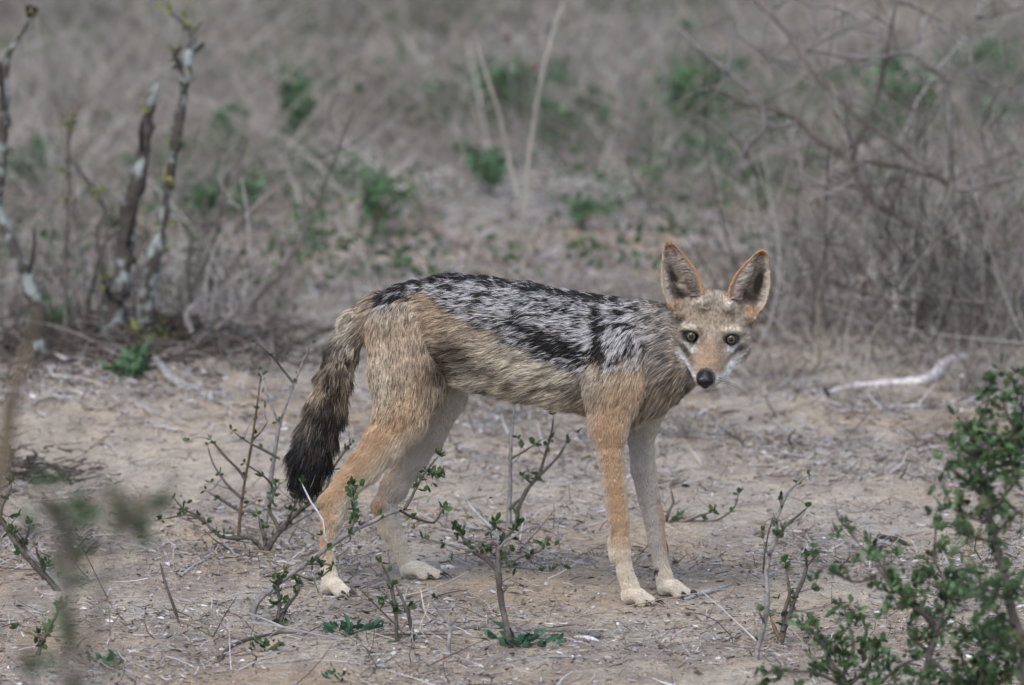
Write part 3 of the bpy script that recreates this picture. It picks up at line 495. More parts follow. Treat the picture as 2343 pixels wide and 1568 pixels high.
# --- bare branchy bush upper right (zoom coordinates of the upper right part of the photograph)
def Z(l, s_=1.0): return [(1556 + a * .3357, b * .3357, r * s_) for a, b, r in l]
YB = yat(2150, 790)
ZB = [
 ([(1556, 2400, 11), (1640, 2000, 10), (1720, 1750, 9), (1690, 1610, 9), (1550, 1520, 9), (1400, 1420, 8), (1250, 1300, 7.5), (1190, 1150, 7), (1180, 1060, 6.5), (1230, 930, 5), (1300, 790, 5.5), (1350, 620, 6), (1385, 450, 6), (1410, 330, 5.5), (1450, 130, 4), (1470, 20, 3)], TWIG, .0),
 ([(1190, 1150, 6), (1090, 1040, 7), (1000, 985, 7.5), (900, 920, 8), (830, 840, 7.5), (760, 790, 7), (600, 740, 6), (440, 710, 5), (320, 650, 5), (220, 600, 4)], TWIG * 1.4, .05),
 ([(1840, 1290, 6), (1700, 1150, 6), (1590, 1090, 6.5), (1510, 1010, 7), (1400, 925, 7), (1290, 860, 7), (1220, 815, 7), (1130, 700, 7), (1080, 655, 7), (1000, 585, 7.5), (930, 520, 7), (850, 400, 7), (800, 320, 6.5), (750, 250, 6.5), (690, 180, 6.5), (620, 95, 6), (540, 30, 6), (480, -30, 5)], TWIG * 1.5, .08),
 ([(1620, 1800, 7), (1820, 1500, 7), (1850, 1300, 8), (1850, 1180, 7), (1845, 1000, 7), (1825, 800, 8), (1820, 640, 8), (1800, 540, 8), (1700, 465, 6), (1620, 400, 6), (1570, 365, 5.5), (1450, 375, 5), (1300, 400, 5), (1150, 390, 5.5), (1000, 360, 5), (850, 350, 4)], TWIGG * 1.1, -.04),
 ([(1860, 1290, 7), (1790, 1215, 7), (1650, 1180, 6.5), (1500, 1140, 6), (1370, 1110, 6), (1240, 1100, 5)], TWIG, .02),
 ([(1860, 1290, 7), (1960, 1290, 6), (2100, 1250, 5.5), (2230, 1225, 5), (2360, 1200, 4)], TWIGG, -.03),
 ([(470, 640, 5), (400, 560, 6), (330, 490, 7), (230, 420, 8), (170, 375, 9), (110, 320, 9), (40, 240, 6), (-30, 180, 4)], TWIGG * 1.1, .02),
 ([(560, 730, 8), (575, 860, 8), (540, 920, 7), (470, 965, 7.5), (430, 1040, 7.5), (408, 1110, 6)], PALE * .6, -.05),
 ([(800, 840, 6), (700, 850, 5), (590, 865, 5), (500, 820, 5), (400, 830, 3)], TWIGG * 1.2, .03),
 ([(330, 490, 6), (345, 380, 7), (365, 230, 8), (380, 130, 6)], PALE * .55, .06), ([(640, 600, 5), (630, 500, 6), (620, 410, 6), (590, 370, 5)], PALE * .55, .02),
 ([(1400, 320, 5), (1380, 240, 5), (1350, 150, 5.5), (1325, 60, 5)], PALE * .55, .05), ([(1620, 290, 5), (1650, 200, 5), (1720, 90, 5), (1790, 0, 5)], TWIGG * 1.3, .06),
 ([(950, 280, 4), (920, 160, 6), (900, 60, 5), (890, -40, 4)], PALE * .5, .05), ([(2110, 1130, 5), (2050, 900, 5), (2030, 780, 5), (2005, 640, 5), (1990, 480, 5), (1975, 300, 5), (1980, 200, 4)], np.array([.42, .36, .28]), -.06),
 ([(2220, 1200, 5), (2180, 1000, 5), (2172, 850, 5), (2200, 720, 5), (2260, 640, 4.5), (2330, 600, 4)], PALE * .55, -.05), ([(2040, 790, 5), (2100, 720, 5), (2160, 640, 5), (2250, 520, 4)], TWIGG * 1.2, -.06),
 ([(2035, 120, 7), (2040, 40, 7), (2030, -60, 7)], TWIGG * 1.2, .1), ([(2040, 130, 4), (2180, 100, 4), (2343, 50, 3)], TWIG, .1), ([(1110, 650, 4), (1130, 780, 4), (1150, 920, 4), (1185, 1060, 4)], TWIGG, .05),
 ([(630, 60, 5), (680, 40, 4), (750, -10, 3)], PALE * .55, .04), ([(1180, 1160, 4), (1140, 1230, 3.5), (1090, 1320, 3)], TWIG, 0), ([(970, 620, 4), (1040, 740, 4), (1110, 860, 4), (1160, 960, 3)], TWIGG, .02)]
brs = [(Z(q), .0, c, d) for q, c, d in ZB]
base = onG(2080, 806)
root = thing('bare_bush', 'large bare branching bush with long arching grey branches filling the upper right', 'bush', P(brs[0][0][0][0], brs[0][0][0][1], YB) * [1, 1, 0]); 
for i, (q, _, c, d) in enumerate(brs):
    W_ = Bag(); c = np.minimum(c * 1.15, [.19, .175, .165]) * (.7 + .4 * rng.random()); q = [(a_, b_, r_ * (1.05 if i < 6 else .72)) for a_, b_, r_ in q]
    pth = tube(W_, to3(q, YB, d, i == 0), c, 7, .2, .014)
    m = int(len(pth) * .30); ks = rng.integers(2, len(pth), m); dd = nrm(rng.normal(size=(m, 3)) * [1, .6, .9] + [0, 0, .2])
    ln = .04 + .12 * rng.random(m); sticks(W_, pth[ks, :3], dd, ln, .0013 + .0010 * rng.random(m), np.tile(c, (m, 1)), .18, 4, 4)
    e = pth[ks, :3] + dd * (ln * .55)[:, None]; sticks(W_, e, nrm(dd + rng.normal(size=(m, 3)) * .7), ln * .5, .0009 + .0006 * rng.random(m), np.tile(c, (m, 1)), .18, 3, 3)
    W_.build('trunk' if i == 0 else 'branch', m_bark, root, True)
# denser dead brush below it, three separate clumps
for lab, cx, cy, n, w_, h in (('dense dead brush at the foot of the bare bush, right of the jackal head', 1960, 760, 105, .24, .20), ('dark tangle of dead brush at the right edge above the fallen white branch', 2260, 770, 150, .20, .24), ('low sparse dead brush just right of the ears', 1830, 745, 60, .10, .12), ('tangle of fine dead stems behind the sapling feet', 240, 735, 90, .24, .14), ('thin dead stems standing between the saplings and the tail', 500, 760, 50, .12, .13)):
    p = onG(cx, cy); Bq = Bag()
    x = p[0] + rng.normal(0, w_ * .55, n); y = p[1] + rng.normal(0, .2, n); d = np.stack([rng.normal(0, .38, n), rng.normal(0, .38, n), np.ones(n)], 1); L = h * rng.lognormal(0, .4, n)
    C = pick([(.08, .068, .06, 2), (.19, .17, .155, 3), (.36, .335, .31, 3), (.24, .20, .16, 1)], n); s0 = np.stack([x, y, gz(x, y) - .004], 1)
    sticks(Bq, s0, d, L, .0017 * rng.lognormal(0, .3, n), C, .15, 6, 5)
    dn = nrm(d); m = n * 4; k = rng.integers(0, n, m); t = .15 + .8 * rng.random(m); s1 = s0[k] + dn[k] * (L[k] * t)[:, None]
    sticks(Bq, s1, dn[k] + rng.normal(size=(m, 3)) * .75, L[k] * .35 * rng.lognormal(0, .4, m), .0011 * rng.lognormal(0, .3, m), C[k], .18, 4, 4)
    tag(Bq.build('dead_brush', m_bark), lab, 'brush', 'clumps of dead brush', 'stuff')
# --- green weeds in the background
WG = 'green weeds dotted through the dead grass'
def weed(lab, px, py, w_, h_, n_, pal=((.085, .17, .07, 3), (.12, .20, .10, 2), (.06, .11, .055, 2)), ls=.017, up=60):
    n = int(n_ * 2.5)
    p = onG(px, py + h_ * .5 + up); Y = p[1]; s1 = pxm(Y); root = thing('leafy_weed', lab, 'weed', p, WG); c = P(px, py, Y); Lf = Bag(); St = Bag()
    ns = max(3, int(n / 18)); e = c + np.stack([rng.normal(0, w_ * .40, ns) * s1, rng.normal(0, .04, ns), rng.normal(0, h_ * .42, ns) * s1], 1)
    for q in e:
        tube(St, [[*p, .0022], [*(p * .4 + q * .6 + [0, 0, .01]), .0016], [*q, .0008]], [.11, .11, .06], 4, .1, .02)
    k = rng.integers(0, ns, n); pos = e[k] + rng.normal(size=(n, 3)) * [w_ * .19 * s1, .02, h_ * .19 * s1]
    leaves(Lf, pos, rng.normal(size=(n, 3)) + [0, 0, .5], ls * rng.lognormal(0, .3, n), ls * .62 * rng.lognormal(0, .25, n), pick(pal, n, .2))
    St.build('stem', m_bark, root); Lf.build('leaves', m_leaf, root)
for a in (('tallest narrow green weed standing alone left of centre, over pale sand', 682, 262, 40, 130, 170), ('loose green weed just below the tall narrow one', 652, 332, 60, 40, 70), ('small flat green weed left of the loose one', 555, 374, 70, 26, 60), ('green weed in front of the long slanting stalk', 700, 372, 60, 34, 60),
          ('broad pale-leaved weed right of the slanting stalk', 790, 415, 90, 40, 60), ('bushy green weed behind the leaning pale stalk', 1150, 215, 110, 90, 190), ('bright green compact weed right of the straight pale stalk', 1352, 262, 44, 56, 110), ('green weed between the straight stalk and the compact one', 1270, 285, 60, 60, 90),
          ('green weed low behind the stalk fork', 1128, 385, 80, 50, 80), ('dark green weed at mid height left of the stalks', 860, 460, 40, 80, 70), ('large green weed at the left part of the bare bush', 1600, 265, 110, 90, 190), ('bright weed high in the left part of the bare bush', 1622, 175, 80, 60, 100),
          ('small bright weed under the left branches of the bare bush', 1630, 352, 44, 44, 80), ('green weed left of the bare bush', 1540, 250, 50, 80, 100), ('big green weed behind the crossing branches of the bare bush', 2070, 240, 120, 110, 220), ('green weed lower behind the crossing branches', 2045, 310, 80, 60, 80), ('green weed at the upper right edge', 2270, 170, 120, 80, 160),
          ('green weed by the right edge below the upper one', 2290, 265, 80, 60, 90), ('small weed at the top right of centre', 1585, 60, 50, 60, 70), ('weed in the grass left of the compact bright one', 1265, 190, 30, 60, 50), ('weed behind the thin saplings at far left', 70, 385, 60, 50, 70), ('weed left of the thick lichen stem', 470, 455, 60, 60, 70),
          ('faint green weed above the sapling gap', 520, 325, 60, 60, 60), ('yellowish weed at the foot of the taller lichen stem', 352, 775, 40, 44, 45), ('dark weed at the feet of the left stems', 110, 735, 40, 50, 70), ('green weed on the mound edge in front of the saplings', 300, 838, 44, 24, 60),
          ('grey-green weed in the grass behind the rump', 560, 460, 60, 60, 50), ('weed low right under the bare bush', 2030, 425, 30, 34, 36), ('weed above the jackal shoulder in the grass', 1330, 470, 60, 40, 40), ('weed between the bare bush branches at mid right', 1920, 195, 60, 50, 60)):
    weed(*a, up=a[4] * .2 + (2 if a[2] > 700 else 30), pal=YELG + [(.09, .12, .04, 2)] if 'yellowish' in a[0] else ((.085, .17, .07, 3), (.12, .20, .10, 2), (.06, .11, .055, 2)))
# --- slightly blurred green bushes, lower right, nearer than the jackal
def bushy(label, Y, brs, dens, leaf=(.0104, .0062), seed=1, fuzz=.022, pal=[(.08, .145, .06, 3), (.11, .18, .08, 2), (.055, .10, .045, 2), (.14, .16, .07, .5)], name='leafy_bush', group='green bushes at the lower right', col=TWIG):
    f = brs[0][0][0]; base = P(f[0], f[1], Y) * [1, 1, 0]; root = thing(name, label, 'bush', base, group); Lf = Bag()
    for i, b in enumerate(brs):
        W_ = Bag()
        pts, lv = b[0:2] if isinstance(b, tuple) else (b, 1); p3 = to3(pts, Y, rng.normal(0, .05) if i else 0)
        if i == 0: p3 = [[p3[0][0], p3[0][1], -.02, p3[0][3] * 1.1]] + p3
        path = tube(W_, p3, col, 7, .16, .014)
        tan = nrm(np.gradient(path[:, :3], axis=0)); m = int(len(path) * .014 * dens * lv)
        if i == 0: ks = rng.integers(len(path) // 3, len(path), m)
        else: ks = rng.integers(0, len(path), m)
        dd = nrm(rng.normal(size=(m, 3)) * [1, .8, .9] + tan[ks] * .6 + [0, 0, .25]); ln = fuzz * (.35 + 1.1 * rng.random(m))
        sticks(W_, path[ks, :3], dd, ln, np.full(m, .0007), np.tile(col, (m, 1)), .15, 3, 3)
        kk = 9; t = rng.random(m * kk) ** .6; s0 = np.repeat(path[ks, :3], kk, 0) + np.repeat(dd * ln[:, None], kk, 0) * t[:, None]
        leaves(Lf, s0, np.repeat(dd, kk, 0) * .5 + rng.normal(size=(m * kk, 3)) * .7 + [0, 0, .2], leaf[0] * rng.lognormal(0, .25, m * kk), leaf[1] * rng.lognormal(0, .22, m * kk), np.repeat(pick(pal, m, .18), kk, 0) * (1 + rng.normal(0, .25, m * kk))[:, None])
        W_.build('trunk' if i == 0 else 'branch', m_bark, root, True)
    Lf.build('leaves', m_leaf, root)
def Q(l): return [(1556 + a * .3357, 1053 + b * .3357, r) for a, b, r in l]
bushy('tall leafy bush with a grey curved trunk at the lower right edge', -1.45, [
    (Q([(2380, 2150, 15), (2360, 1500, 14), (2330, 1250, 13), (2270, 1080, 12), (2240, 940, 11), (2215, 800, 10), (2170, 640, 9.5), (2130, 480, 9), (2105, 380, 8), (2085, 260, 8), (2040, 150, 6), (2010, 40, 5), (2030, -120, 4), (2100, -260, 3.5)]), .8),
    (Q([(2250, 880, 8), (2320, 790, 7), (2400, 700, 6)]), .4), (Q([(2080, 260, 6), (1990, 180, 5.5), (1900, 100, 5), (1800, 30, 4)]), .5), (Q([(2100, 370, 5), (2200, 250, 4.5), (2290, 130, 4), (2300, -20, 3), (2340, -180, 3)]), 1.1), (Q([(2040, 140, 4), (1990, -30, 3), (2010, -200, 2.6)]), 1.1),
    (Q([(2110, 420, 4), (1990, 400, 3.4), (1890, 350, 3), (1800, 290, 2.6)]), 1.5), (Q([(2150, 560, 4), (2020, 530, 3.4), (1940, 480, 3)]), 1.4), (Q([(2240, 960, 5), (2120, 900, 4), (2020, 860, 3.4), (1900, 850, 3)]), 1.3), (Q([(2290, 1130, 5), (2180, 1060, 4), (2100, 1000, 3)]), 1.6), (Q([(2330, 1280, 5), (2200, 1250, 4), (2080, 1190, 3)]), 1.6),
    (Q([(2140, 520, 4), (2240, 400, 3), (2330, 330, 3)]), 1.0), (Q([(2010, 40, 3), (1900, -60, 3)]), 1.0), (Q([(2300, 60, 3), (2230, -60, 3), (2280, -230, 2)]), 1.6), (Q([(2330, 200, 4), (2260, 60, 3), (2330, -80, 3), (2400, -200, 2)]), 1.4), (Q([(1990, -30, 3), (2060, -120, 3), (2120, -60, 2)]), 1.6), (Q([(2030, 120, 3), (2120, 60, 3), (2140, -40, 2)]), 1.4), (Q([(2040, 150, 5), (2045, -80, 4), (2075, -300, 3), (2110, -480, 2.4)]), 1.2), (Q([(2290, 130, 4), (2330, -120, 3.4), (2325, -350, 3), (2345, -560, 2.4)]), 1.3), (Q([(2330, -150, 3), (2230, -300, 2.6), (2200, -420, 2)]), 1.3), (Q([(2045, -80, 3), (1960, -200, 2.4), (1950, -300, 2)]), 1.1)], 85, fuzz=.032)
bushy('spreading leafy bush with grey forks left of the curved trunk', -1.25, [
    (Q([(1640, 1900, 11), (1670, 1500, 10), (1700, 1300, 9), (1745, 1160, 8), (1700, 1090, 7), (1640, 1030, 6.5), (1560, 980, 6), (1500, 900, 5), (1440, 840, 4.5), (1370, 770, 4), (1330, 700, 3)]), .45),
    (Q([(1745, 1160, 6), (1790, 1050, 5), (1815, 930, 4.5), (1790, 800, 4), (1730, 680, 3.4), (1735, 540, 3), (1745, 410, 2.6)]), .8), (Q([(1440, 840, 3), (1330, 660, 2.6), (1240, 600, 2.4), (1150, 480, 2.2), (1080, 400, 2.2), (1055, 260, 2)]), .42), (Q([(1560, 980, 4), (1480, 1010, 3), (1420, 1010, 2.4)]), .9),
    (Q([(1500, 900, 3), (1420, 900, 2.6), (1380, 860, 2)]), 1.1), (Q([(1330, 800, 3), (1180, 830, 2.4), (1050, 760, 2), (990, 720, 2)]), .6), (Q([(1700, 1300, 5), (1600, 1240, 4), (1540, 1160, 3)]), 1.0), (Q([(1800, 1000, 3), (1880, 900, 3), (1900, 820, 2.4)]), 1.5), (Q([(1820, 900, 3), (1730, 860, 2.6), (1680, 820, 2)]), 1.5), (Q([(1440, 840, 3), (1390, 720, 2.4), (1400, 620, 2)]), .9), (Q([(1720, 1200, 4), (1850, 1140, 3.4), (2000, 1180, 3), (2150, 1160, 2.4)]), .5)], 85, fuzz=.028)
bushy('low dense green bush along the bottom edge at the right', -1.05, [
    (Q([(1120, 1700, 9), (1100, 1500, 8), (1030, 1400, 7), (1000, 1300, 6), (950, 1230, 5), (900, 1180, 4)]), 1.1), (Q([(1100, 1500, 5), (1160, 1350, 4.5), (1180, 1240, 4), (1150, 1130, 3), (1110, 1000, 2.6)]), .9), (Q([(1080, 1520, 5), (900, 1440, 4), (760, 1440, 3.5), (640, 1420, 3), (560, 1480, 3)]), 1.0),
    (Q([(1120, 1560, 5), (1260, 1430, 4), (1310, 1320, 3.5), (1330, 1260, 3)]), 1.5), (Q([(1150, 1600, 5), (1350, 1520, 4), (1500, 1400, 4), (1600, 1360, 3)]), 1.5), (Q([(1010, 1330, 3), (1060, 1300, 3)]), 1.5), (Q([(1260, 1430, 4), (1300, 1330, 3), (1290, 1240, 2)]), 1.3)], 75, fuzz=.028)
bushy('dark dense bush filling the bottom right corner', -1.3, [
    (Q([(1980, 2000, 12), (2000, 1700, 10), (2050, 1500, 8), (2080, 1380, 6), (2060, 1260, 5)]), 1.6), (Q([(2000, 1650, 6), (1850, 1500, 5), (1760, 1400, 4), (1700, 1340, 3)]), 1.6), (Q([(2020, 1600, 6), (2200, 1500, 5), (2290, 1420, 4), (2340, 1330, 3)]), 1.7), (Q([(2040, 1520, 5), (1950, 1400, 4), (1880, 1290, 3)]), 1.5),
    (Q([(2050, 1450, 4), (2160, 1330, 3), (2180, 1240, 3)]), 1.5), (Q([(2000, 1640, 5), (1800, 1560, 4), (1600, 1500, 3)]), 1.4)], 95, fuzz=.032)
# --- close, out-of-focus scrub at the left
YN = -5.0
def Q7(l): return [(a * .3357, 1053 + b * .3357, r) for a, b, r in l]
def Q6(l): return [(a * .3357, 527 + b * .3357, r) for a, b, r in l]
bushy('out-of-focus thorny scrub with brown stems and green sprays close to the camera at lower left', YN, [
    (Q7([(420, 5200, 23.2), (430, 3000, 20.3), (440, 1900, 15.9), (450, 1500, 14.5), (480, 1200, 14.5), (460, 1000, 14.5), (440, 800, 13.0), (420, 620, 11.6), (440, 430, 10.2), (380, 320, 7.2), (320, 230, 5.8)]), .32),
    (Q7([(450, 900, 8.7), (520, 760, 7.2), (500, 600, 7.2), (540, 480, 5.8), (560, 300, 4.3)]), .75), (Q7([(440, 640, 7.2), (330, 540, 5.8), (240, 430, 4.3)]), .5), (Q7([(400, 2400, 15.9), (560, 1500, 13.0), (650, 1150, 11.6), (690, 900, 11.6), (740, 720, 10.2), (800, 560, 9.4), (860, 430, 8.7), (950, 340, 7.2), (1010, 270, 5.8)]), .22),
    (Q7([(900, 400, 5.8), (960, 380, 4.3), (1060, 340, 4.3)]), .9), (Q7([(820, 520, 5.8), (900, 330, 4.3), (880, 240, 4.3)]), .5), (Q7([(430, 2300, 14.5), (250, 1600, 11.6), (160, 1400, 8.7), (120, 1280, 7.2)]), .3), (Q7([(440, 2000, 11.6), (650, 1600, 8.7), (700, 1400, 5.8)]), .3), (Q7([(380, 320, 5.8), (200, 230, 4.3), (90, 150, 4.3)]), .35), (Q7([(560, 300, 4.3), (690, 240, 4.3)]), .3)],
    80, leaf=(.012, .008), pal=[(.06, .12, .05, 3), (.09, .15, .07, 2), (.16, .14, .10, 2)], group=None, name='thorny_scrub', col=TWIG * 1.3, fuzz=.026)
bushy('thick blurred brown stem leaning in from the left edge close to the camera', YN + .2, [
    (Q6([(-500, 4300, 26), (-150, 2400, 23), (10, 1620, 20), (45, 1400, 19), (75, 1180, 17), (120, 1000, 15), (170, 860, 12), (200, 740, 8), (250, 560, 5), (300, 420, 3.5)]), .05), (Q6([(200, 740, 4), (300, 600, 3), (360, 480, 2.4)]), .1), (Q6([(60, 1280, 6), (120, 1200, 4), (130, 1100, 3)]), .15)],
    70, group=None, name='thorny_scrub', col=np.array([.13, .105, .07]), fuzz=.02)
# ================================================================ the jackal
# body axis runs from the rump (far) to the chest (near the camera), about 20 degrees off the picture plane
AX = nrm(np.array([0.335, -0.125, 0.0])); LAT = np.array([-AX[1], AX[0], 0.0]); LAT = nrm(LAT)   # LAT points away from camera
def YM(px): return -0.11 + (px - 1450) * (0.13 / -550.0)       # mid-plane depth
PR = []      # primitives: tag, a, b, ra, rb, k, hair length, flow, blend
def cap(tg, a, b, ra, rb=None, k=1.0, L=0.012, flow=None, bl=0.010):
    rb = ra if rb is None else rb
    A = P(*a); B = P(*b)
    fl = nrm(B - A) if flow is None else nrm(np.array(flow, float))
    PR.append(dict(t=tg, a=A, b=B, ra=ra * pxm(a[2]), rb=rb * pxm(b[2]), k=k, L=L, f=fl, bl=bl))
def chain(tg, pts, k=1.0, L=0.012, bl=0.010, flow=None):
    for p, q in zip(pts[:-1], pts[1:]):
        cap(tg, p[:3], q[:3], p[3], q[3], k, L, flow, bl)
# torso, chest to rump (hair lies backwards)
T = [(1462, 806, 104), (1390, 815, 124), (1300, 800, 121), (1200, 780, 121), (1110, 763, 117), (1030, 748, 107), (945, 742, 86), (880, 738, 58)]
tw = [.60, .62, .64, .64, .60, .56, .60, .62]
for i in range(len(T) - 1):
    a, b = T[i], T[i + 1]
    cap('torso', (a[0], a[1], YM(a[0])), (b[0], b[1], YM(b[0])), a[2], b[2], tw[i], 0.019, nrm(P(b[0], b[1], YM(b[0])) - P(a[0], a[1], YM(a[0]))) + np.array([0, 0, -0.22]), 0.014)
# neck, head side to shoulder
cap('neck', (1575, 765, -0.135), (1455, 800, -0.11), 66, 92, .72, 0.019, (-1, 0.25, -0.45), 0.02)
cap('neck', (1580, 815, -0.135), (1478, 872, -0.115), 50, 66, .72, 0.018, (-.55, 0.1, -1), 0.02)
cap('chest', (1470, 860, -0.115), (1440, 910, -0.11), 74, 50, .72, 0.020, (-.25, 0.05, -1), 0.02)
# near hind leg
yn = -0.02
chain('leg_rn', [(925, 765, -0.005, 84), (932, 860, -0.015, 86), (918, 950, -0.030, 58), (880, 1010, -0.035, 42), (838, 1062, -0.04, 33), (800, 1105, -0.045, 25)], .62, 0.015, 0.006, None)
chain('leg_rn', [(800, 1105, -0.045, 25), (755, 1150, -0.05, 20), (753, 1200, -0.05, 20), (749, 1260, -0.053, 16), (750, 1300, -0.055, 16), (757, 1332, -0.058, 19)], .9, 0.006, 0.0015)
cap('leg_rn', (818, 1075, -0.045), (740, 1146, -0.05), 12, 10, 1, .006)      # heel tendon
cap('leg_rn', (795, 1100, -0.045), (770, 1185, -0.05), 22, 17, 1, .006)
# far hind leg
chain('leg_rf', [(960, 800, 0.05, 80), (1005, 900, 0.06, 60), (975, 985, 0.075, 43), (941, 1049, 0.085, 33), (905, 1112, 0.09, 26), (884, 1150, 0.095, 22)], .75, 0.010, 0.006)
chain('leg_rf', [(884, 1150, 0.095, 22), (893, 1198, 0.095, 23), (908, 1240, 0.097, 22), (926, 1280, 0.098, 18), (945, 1303, 0.098, 17)], .9, 0.005, 0.0015)
cap('leg_rf', (898, 1095, 0.09), (864, 1158, 0.095), 12, 10, 1, .006)
cap('leg_rf', (864, 1158, 0.095), (885, 1215, 0.095), 10, 14, 1, .006)
# near front leg
chain('leg_fn', [(1425, 810, -0.143, 62), (1402, 900, -0.152, 58)], .52, 0.014, 0.016, (-.45, 0.1, -1))
chain('leg_fn', [(1402, 900, -0.152, 58), (1391, 975, -0.157, 40)], .52, 0.0105, 0.016, (-.2, 0.05, -1))
cap('leg_fn', (1391, 975, -0.157), (1396, 1038, -0.157), 37, 30, .64, .0065, (0, 0, -1), .014)
chain('leg_fn', [(1396, 1038, -0.157, 30), (1404, 1104, -0.155, 27), (1415, 1186, -0.153, 23), (1419, 1240, -0.152, 21), (1420, 1265, -0.152, 21), (1430, 1310, -0.152, 18), (1442, 1345, -0.152, 22)], .74, 0.005, 0.003)
cap('leg_fn', (1402, 1240, -0.152), (1405, 1272, -0.152), 9, 9, 1, .005)
# far front leg
chain('leg_ff', [(1465, 840, -0.075, 70), (1478, 925, -0.068, 48), (1466, 1005, -0.068, 29), (1471, 1071, -0.07, 27), (1484, 1137, -0.07, 24), (1496, 1186, -0.07, 22), (1502, 1235, -0.071, 19), (1511, 1284, -0.072, 16), (1521, 1328, -0.072, 20)], .8, 0.006, 0.0025)
# paws: four toes each, plus pad heel
CL = []
def paw(tg, heel, toe, zc, r=12.0, spread=0.0115, top=None):
    h = np.array(heel, float); t = np.array(toe, float)
    for j, o in enumerate((-1.5, -0.5, 0.5, 1.5)):
        fwd = {-1.5: .48, -.5: .93, .5: 1.06, 1.5: .82}[o]
        e = h + (t - h) * fwd
        m = h + (e - h) * 0.5; m[1] -= 2
        sh = o * spread; dpx = -o * 4.5; dpy = 0
        # lateral spread runs in depth (Y) and a little sideways; rows follow the ground so the pads stay level
        def q(b, lift, rr):
            B = P(b[0], b[1], b[2]); B = B + np.array([-o * 0.0018, sh, 0]); B[2] = rr * pxm(0) * 0.92 + lift
            return B
        A, M, E = q(h + (m - h) * .2, 0.010, r * .9), q(m, 0.010, r * .86), q(e, 0.000, r * .84)
        for a, b, ra, rb in ((A, M, r * 1.15, r), (M, E, r, r * .80)):
            PR.append(dict(t=tg, a=a, b=b, ra=ra * pxm(0), rb=rb * pxm(0), k=1, L=0.0026, f=nrm(b - a), bl=0.0012))
        CL.append((E, nrm(E - M)))
    A = P(*heel); A[2] = 0.011
    B = P(*(h + (t - h) * .40)); B[2] = 0.012
    PR.append(dict(t=tg, a=A, b=B, ra=15 * pxm(0), rb=15 * pxm(0), k=1, L=0.0035, f=nrm(B - A), bl=0.006))
paw('leg_fn', (1436, 1366, -0.150), (1490, 1374, -0.158), 0)
paw('leg_ff', (1519, 1352, -0.072), (1571, 1356, -0.080), 0)
paw('leg_rn', (748, 1350, -0.055), (793, 1357, -0.075), 0, 12)
paw('leg_rf', (930, 1308, 0.098), (1000, 1310, 0.090), 0)
# tail
chain('tail', [(875, 712, 0.03, 32), (826, 742, 0.035, 26), (788, 795, 0.035, 20), (766, 860, 0.03, 20)], 1.0, 0.022, 0.010)
chain('tail', [(766, 860, 0.03, 20), (748, 930, 0.027, 22), (730, 985, 0.025, 22)], 1.0, 0.029, 0.006)
chain('tail', [(730, 985, 0.025, 22), (713, 1035, 0.02, 20), (702, 1082, 0.02, 12)], 1.0, 0.035, 0.006)
# head
def hd(tg, a, b, ra, rb=None, k=1.0, L=0.006, flow=None, bl=0.008): cap(tg, a, b, ra, rb, k, L, flow, bl)
hd('head', (1600, 748, -0.146), (1664, 753, -0.146), 53, 51, 1, .0065, (0, 1, .75), .012)
hd('head', (1626, 712, -0.146), (1642, 713, -0.146), 47, 46, 1, .0065, (0, 1, .75), .016)
hd('head', (1633, 760, -0.165), (1625, 800, -0.190), 44, 34, 1, .006, (0, .8, .8), .012)
hd('cheek', (1584, 772, -0.155), (1582, 800, -0.158), 27, 22, 1, .009, (-.6, .9, -.3), .016)
hd('cheek', (1582, 800, -0.160), (1601, 858, -0.228), 22, 14, 1, .005, (-.3, .9, .2), .016)
hd('cheek', (1676, 775, -0.155), (1681, 797, -0.158), 30, 23, 1, .010, (.6, .9, -.3), .016)
hd('cheek', (1680, 800, -0.160), (1640, 860, -0.228), 23, 14, 1, .005, (.3, .9, .2), .016)
hd('muzzle', (1628, 795, -0.190), (1615, 862, -0.258), 30, 21, 1, .0035, (.05, .6, .6), .010)
hd('muzzle', (1602, 826, -0.212), (1602, 868, -0.250), 15, 14, 1, .0035, (-.3, .8, .2), .008)
hd('muzzle', (1640, 830, -0.212), (1630, 868, -0.250), 15, 14, 1, .0035, (.3, .8, .2), .008)
hd('jaw', (1630, 835, -0.160), (1618, 880, -0.240), 30, 14, 1, .0045, (0, .8, -.3), .008)
hd('nose', (1604, 871, -0.268), (1621, 871, -0.268), 12.4, 12.4, 1, .0, (0, .8, .2), .004)
hd('nose', (1613, 862, -0.262), (1613, 882, -0.264), 14, 9, 1, .0, (0, .8, .2), .004)
# brows and the ridge under each eye
hd('head', (1563, 750, -0.179), (1596, 754, -0.195), 8, 9, 1, .004, (0, 1, .6), .012)
hd('head', (1656, 759, -0.195), (1690, 759, -0.179), 9, 8, 1, .004, (0, 1, .6), .012)
EARS = []
def ear(tip, bo, bi, Yt, Yb, cup):
    """tip, outer base, inner base in picture place; cupped shell opening to the front"""
    t = P(tip[0], tip[1], Yt); o = P(bo[0], bo[1], Yb); i = P(bi[0], bi[1], Yb)
    base = (o + i) / 2; v = t - base; Hh = np.linalg.norm(v); v = v / Hh
    u = (i - o); wb = np.linalg.norm(u) / 2; u = nrm(u - v * np.dot(u, v)); n = nrm(np.cross(u, v))
    if n[1] > 0: n = -n           # towards camera
    EARS.append(dict(b=base, u=u, v=v, n=n, H=Hh, w=wb, cup=cup))
ear((1528, 556), (1531, 706), (1616, 696), -0.150, -0.163, 0.022)
ear((1746, 574), (1740, 718), (1656, 700), -0.150, -0.163, 0.022)
def ear_w(e, t):      # half width along the height (0 base .. 1 tip)
    t = np.clip(t, 0, 1.0)
    return e['w'] * 1.07 * (np.interp(t, [0, .15, .3, .5, .7, .85, .94, 1.0], [.74, .96, 1.0, .91, .67, .43, .27, .10]))
